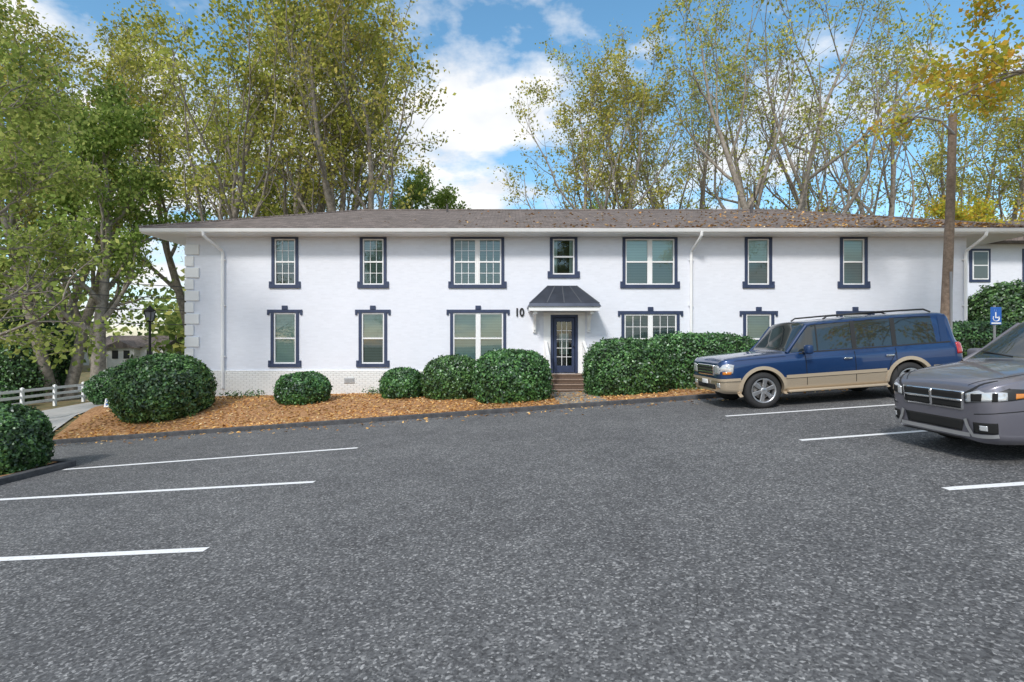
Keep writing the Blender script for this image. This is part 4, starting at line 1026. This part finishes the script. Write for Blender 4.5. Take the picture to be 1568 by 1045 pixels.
def build_cross():
    C=empty('parked_crossover',(5.66,6.98,gzf(5.66,7)+0.005),(0,-SL,0))
    grey=paint('crossover_grey',(0.17,0.165,0.195),None,0)
    greyp=pmat('crossover_pillar_grey',(0.13,0.126,0.148),0.45)
    R=lambda g2y=.70,g2z=1.62,r1z=1.71,r0=1.74:(.86,1.13,g2y,g2z,.57,r1z,r0)
    S=[station(0.0,.30,.64,.84,.86),station(0.04,.26,.78,.90,.95),station(.14,.24,.86,.955,1.03),station(.42,.22,.905,1.01,1.105),
       station(.85,.22,.92,1.05,1.16),station(1.12,.22,.92,1.07,1.185),
       station(1.90,.22,.92,1.10,0,R()),station(2.9,.22,.92,1.11,0,R(.70,1.65,1.74,1.775)),station(3.7,.22,.92,1.12,0,R(.69,1.64,1.72,1.755)),
       station(4.35,.24,.91,1.14,0,R(.66,1.59,1.66,1.69)),station(4.72,.3,.87,1.10,1.15),station(4.88,.36,.76,1.0,1.02)]
    body=car_body('body',S,[grey,M_cglass,M_plas],(5,9),5,9,C,{0:0.35})
    bvh=BVHTree.FromPolygons([v.co for v in body.data.vertices],[p.vertices for p in body.data.polygons])
    hw=.92; R_=0.36; wc=[(0.94,R_-.01),(3.83,R_-.01)]
    cut_arches(body,wc,0.415,hw)
    def near(p): l,nn,_,_=bvh.find_nearest(Vector(p)); return tuple(l)
    for s in (-1,1):
        t='r' if s>0 else 'l'; y=s*.95
        for k,(cx,cz) in enumerate(wc):
            wheel(cx,cz,0.905,s,R_,0.245,0.24,5,C,f'{t}{k}',True)
            arch_lip(bvh,cx,cz,0.408,0.455,s,hw,grey,C,f'arch_{t}{k}',0.010)
        pillar_tube([near((1.14,s*.82,1.15)),near((1.40,s*.79,1.31)),near((1.65,s*.75,1.47)),near((1.90,s*.70,1.62))],0.036,greyp,'a_pillar_'+t,C)
        seam(bvh,[(1.88,s*.71,1.63),(3,s*.71,1.67),(4.3,s*.67,1.61)],greyp,'roof_rail_'+t,C,0.05,0.004)
        for xx,w_,m_ in ((2.55,0.09,M_plas),(3.45,0.08,M_plas),(4.15,0.14,greyp)):
            seam(bvh,[(xx-.02,s*.87,1.14),(xx+.04,s*.70,1.65)],m_,f'pillar_{t}_{xx}',C,w_,0.006)
        for xx in (1.45,2.52,3.4): seam(bvh,[(xx,y,.35),(xx,y,1.1)],M_well,f'door_gap_{t}_{xx}',C,0.010,0.003)
        seam(bvh,[(.06,s*.50,.95),(.3,s*.72,1.05),(.7,s*.80,1.11),(1.12,s*.82,1.14)],M_well,'hood_gap_'+t,C,0.010,0.003)
        rbox('mirror_'+t,1.50,1.66,s*.96,s*1.17,1.12,1.28,greyp,C,0.045)
        rbox('mirror_arm_'+t,1.54,1.64,s*.85,s*.99,1.12,1.17,M_plas,C,0.012)
        stick(bvh,[(-.01,s*.51,.73),(.40,s*.905,.80),(.50,s*.905,.90),(0.02,s*.51,.86)],M_plas,'headlamp_bezel_'+t,C,0.007,18,6)
        stick(bvh,[(0.0,s*.53,.745),(.20,s*.86,.785),(.21,s*.86,.88),(0.03,s*.53,.85)],M_lens,'headlamp_'+t,C,0.012,12,6)
        stick(bvh,[(.02,s*.60,.76),(.06,s*.70,.77),(.07,s*.70,.86),(.03,s*.60,.85)],M_well,'headlamp_projector_'+t,C,0.016,6,6)
        stick(bvh,[(.09,s*.78,.77),(.12,s*.82,.775),(.13,s*.82,.875),(.10,s*.78,.87)],M_well,'headlamp_divider_'+t,C,0.016,4,6)
        stick(bvh,[(.28,s*.89,.80),(.38,s*.905,.81),(.40,s*.905,.86),(.29,s*.89,.865)],M_amber,'indicator_'+t,C,0.012,6,4)
        stick(bvh,[(.02,s*.60,.38),(.12,s*.80,.39),(.12,s*.80,.52),(.02,s*.60,.51)],M_well,'fog_recess_'+t,C,0.005,8,6)
        stick(bvh,[(.04,s*.67,.42),(.08,s*.73,.42),(.08,s*.73,.48),(.04,s*.67,.48)],M_lens,'fog_lamp_'+t,C,0.012,6,6)
        seam(bvh,[(.10,s*.84,.36),(0,s*.60,.35),(0,s*.54,.45),(0,s*.51,.54)],M_sil,'skid_side_'+t,C,0.045,0.018)
        seam(bvh,[(.45,s*.95,.66),(.12,s*.86,.64),(.0,s*.62,.61)],M_well,'bumper_line_'+t,C,0.010,0.003)
    a=Acc(); a.tube([(1.16,-.75,1.20),(1.25,-.1,1.28)],0.010,5); a.tube([(1.16,.05,1.21),(1.25,.6,1.27)],0.010,5); a.obj('wipers',M_plas,C)
    stick(bvh,[(-.02,-.48,.64),(-.02,.48,.64),(0,.50,.88),(0,-.50,.88)],M_chr,'grille_frame',C,0.010,14,8)
    stick(bvh,[(-.02,-.455,.66),(-.02,.455,.66),(0,.475,.86),(0,-.475,.86)],M_well,'grille',C,0.015,14,8)
    stick(bvh,[(-.02,-.47,.75),(-.02,.47,.75),(-.02,.47,.775),(-.02,-.47,.775)],M_chr,'grille_bar_h',C,0.024,14,2)
    stick(bvh,[(-.02,-.015,.65),(-.02,.015,.65),(-.02,.015,.87),(-.02,-.015,.87)],M_chr,'grille_bar_v',C,0.026,2,8)
    stick(bvh,[(-.02,-.44,.38),(-.02,.44,.38),(-.02,.48,.52),(-.02,-.48,.52)],M_well,'lower_intake',C,0.006,12,5)
    seam(bvh,[(0,-.56,.35),(-.02,-.4,.345),(-.02,.4,.345),(0,.56,.35)],M_sil,'skid_trim',C,0.05,0.016)
build_suv(); build_cross()

# ------------------------------------------------------------ world and light
w=bpy.data.worlds.new('World'); scene.world=w; w.use_nodes=True; nt=w.node_tree
bg=nt.nodes['Background']
sky=nt.nodes.new('ShaderNodeTexSky'); sky.sky_type='NISHITA'; sky.sun_disc=False
EL,AZ=rad(42),rad(205)
sky.sun_elevation=EL; sky.sun_rotation=AZ; sky.air_density=1.0; sky.dust_density=0.8; sky.ozone_density=2.0
tc=nt.nodes.new('ShaderNodeTexCoord'); sp=nt.nodes.new('ShaderNodeSeparateXYZ'); nt.links.new(tc.outputs['Generated'],sp.inputs[0])
def M2(op,a_,b_):
    n=nt.nodes.new('ShaderNodeMath'); n.operation=op
    for k,v in enumerate((a_,b_)):
        if isinstance(v,(int,float)): n.inputs[k].default_value=v
        else: nt.links.new(v,n.inputs[k])
    return n.outputs[0]
den=M2('MAXIMUM',M2('ADD',sp.outputs[2],0.25),0.05)
cb_=nt.nodes.new('ShaderNodeCombineXYZ'); nt.links.new(M2('DIVIDE',sp.outputs[0],den),cb_.inputs[0]); nt.links.new(M2('DIVIDE',sp.outputs[1],den),cb_.inputs[1])
mp=nt.nodes.new('ShaderNodeMapping'); mp.inputs['Location'].default_value=(7.3,4.1,0.0); nt.links.new(cb_.outputs[0],mp.inputs['Vector'])
cn=nt.nodes.new('ShaderNodeTexNoise'); cn.inputs['Scale'].default_value=1.5; cn.inputs['Detail'].default_value=7; cn.inputs['Roughness'].default_value=0.57
nt.links.new(mp.outputs[0],cn.inputs['Vector'])
cr_=nt.nodes.new('ShaderNodeValToRGB'); cr_.color_ramp.elements[0].position=0.468; cr_.color_ramp.elements[1].position=0.555
nt.links.new(cn.outputs['Fac'],cr_.inputs['Fac'])
cn2=nt.nodes.new('ShaderNodeTexNoise'); cn2.inputs['Scale'].default_value=4; cn2.inputs['Detail'].default_value=4; nt.links.new(mp.outputs[0],cn2.inputs['Vector'])
cc=nt.nodes.new('ShaderNodeValToRGB'); cc.color_ramp.elements[0].position=0.35; cc.color_ramp.elements[0].color=(0.76,0.80,0.86,1); cc.color_ramp.elements[1].position=0.62; cc.color_ramp.elements[1].color=(1.0,1.0,1.0,1)
nt.links.new(cn2.outputs['Fac'],cc.inputs['Fac'])
hs=nt.nodes.new('ShaderNodeHueSaturation'); hs.inputs['Saturation'].default_value=1.15; hs.inputs['Hue'].default_value=0.485; hs.inputs['Value'].default_value=0.20; nt.links.new(sky.outputs[0],hs.inputs['Color'])
mxw=nt.nodes.new('ShaderNodeMix'); mxw.data_type='RGBA'; nt.links.new(cr_.outputs['Color'],mxw.inputs[0]); nt.links.new(hs.outputs[0],mxw.inputs[6]); nt.links.new(cc.outputs['Color'],mxw.inputs[7])
nt.links.new(mxw.outputs[2],bg.inputs['Color']); bg.inputs['Strength'].default_value=1.1

sl=bpy.data.lights.new('sun','SUN'); sl.energy=2.75; sl.angle=rad(10); sl.color=(1.0,0.96,0.895)
so=bpy.data.objects.new('sun',sl); COL.objects.link(so)
sd=Vector((math.sin(AZ)*math.cos(EL),math.cos(AZ)*math.cos(EL),math.sin(EL)))
so.rotation_euler=sd.to_track_quat('Z','Y').to_euler()

cam=bpy.data.cameras.new('camera'); co=bpy.data.objects.new('camera',cam); COL.objects.link(co)
co.location=(0,0,1.9); co.rotation_euler=(rad(90),0,0); cam.sensor_width=36; cam.lens=18.37; cam.clip_start=0.05; cam.clip_end=2000
scene.camera=co
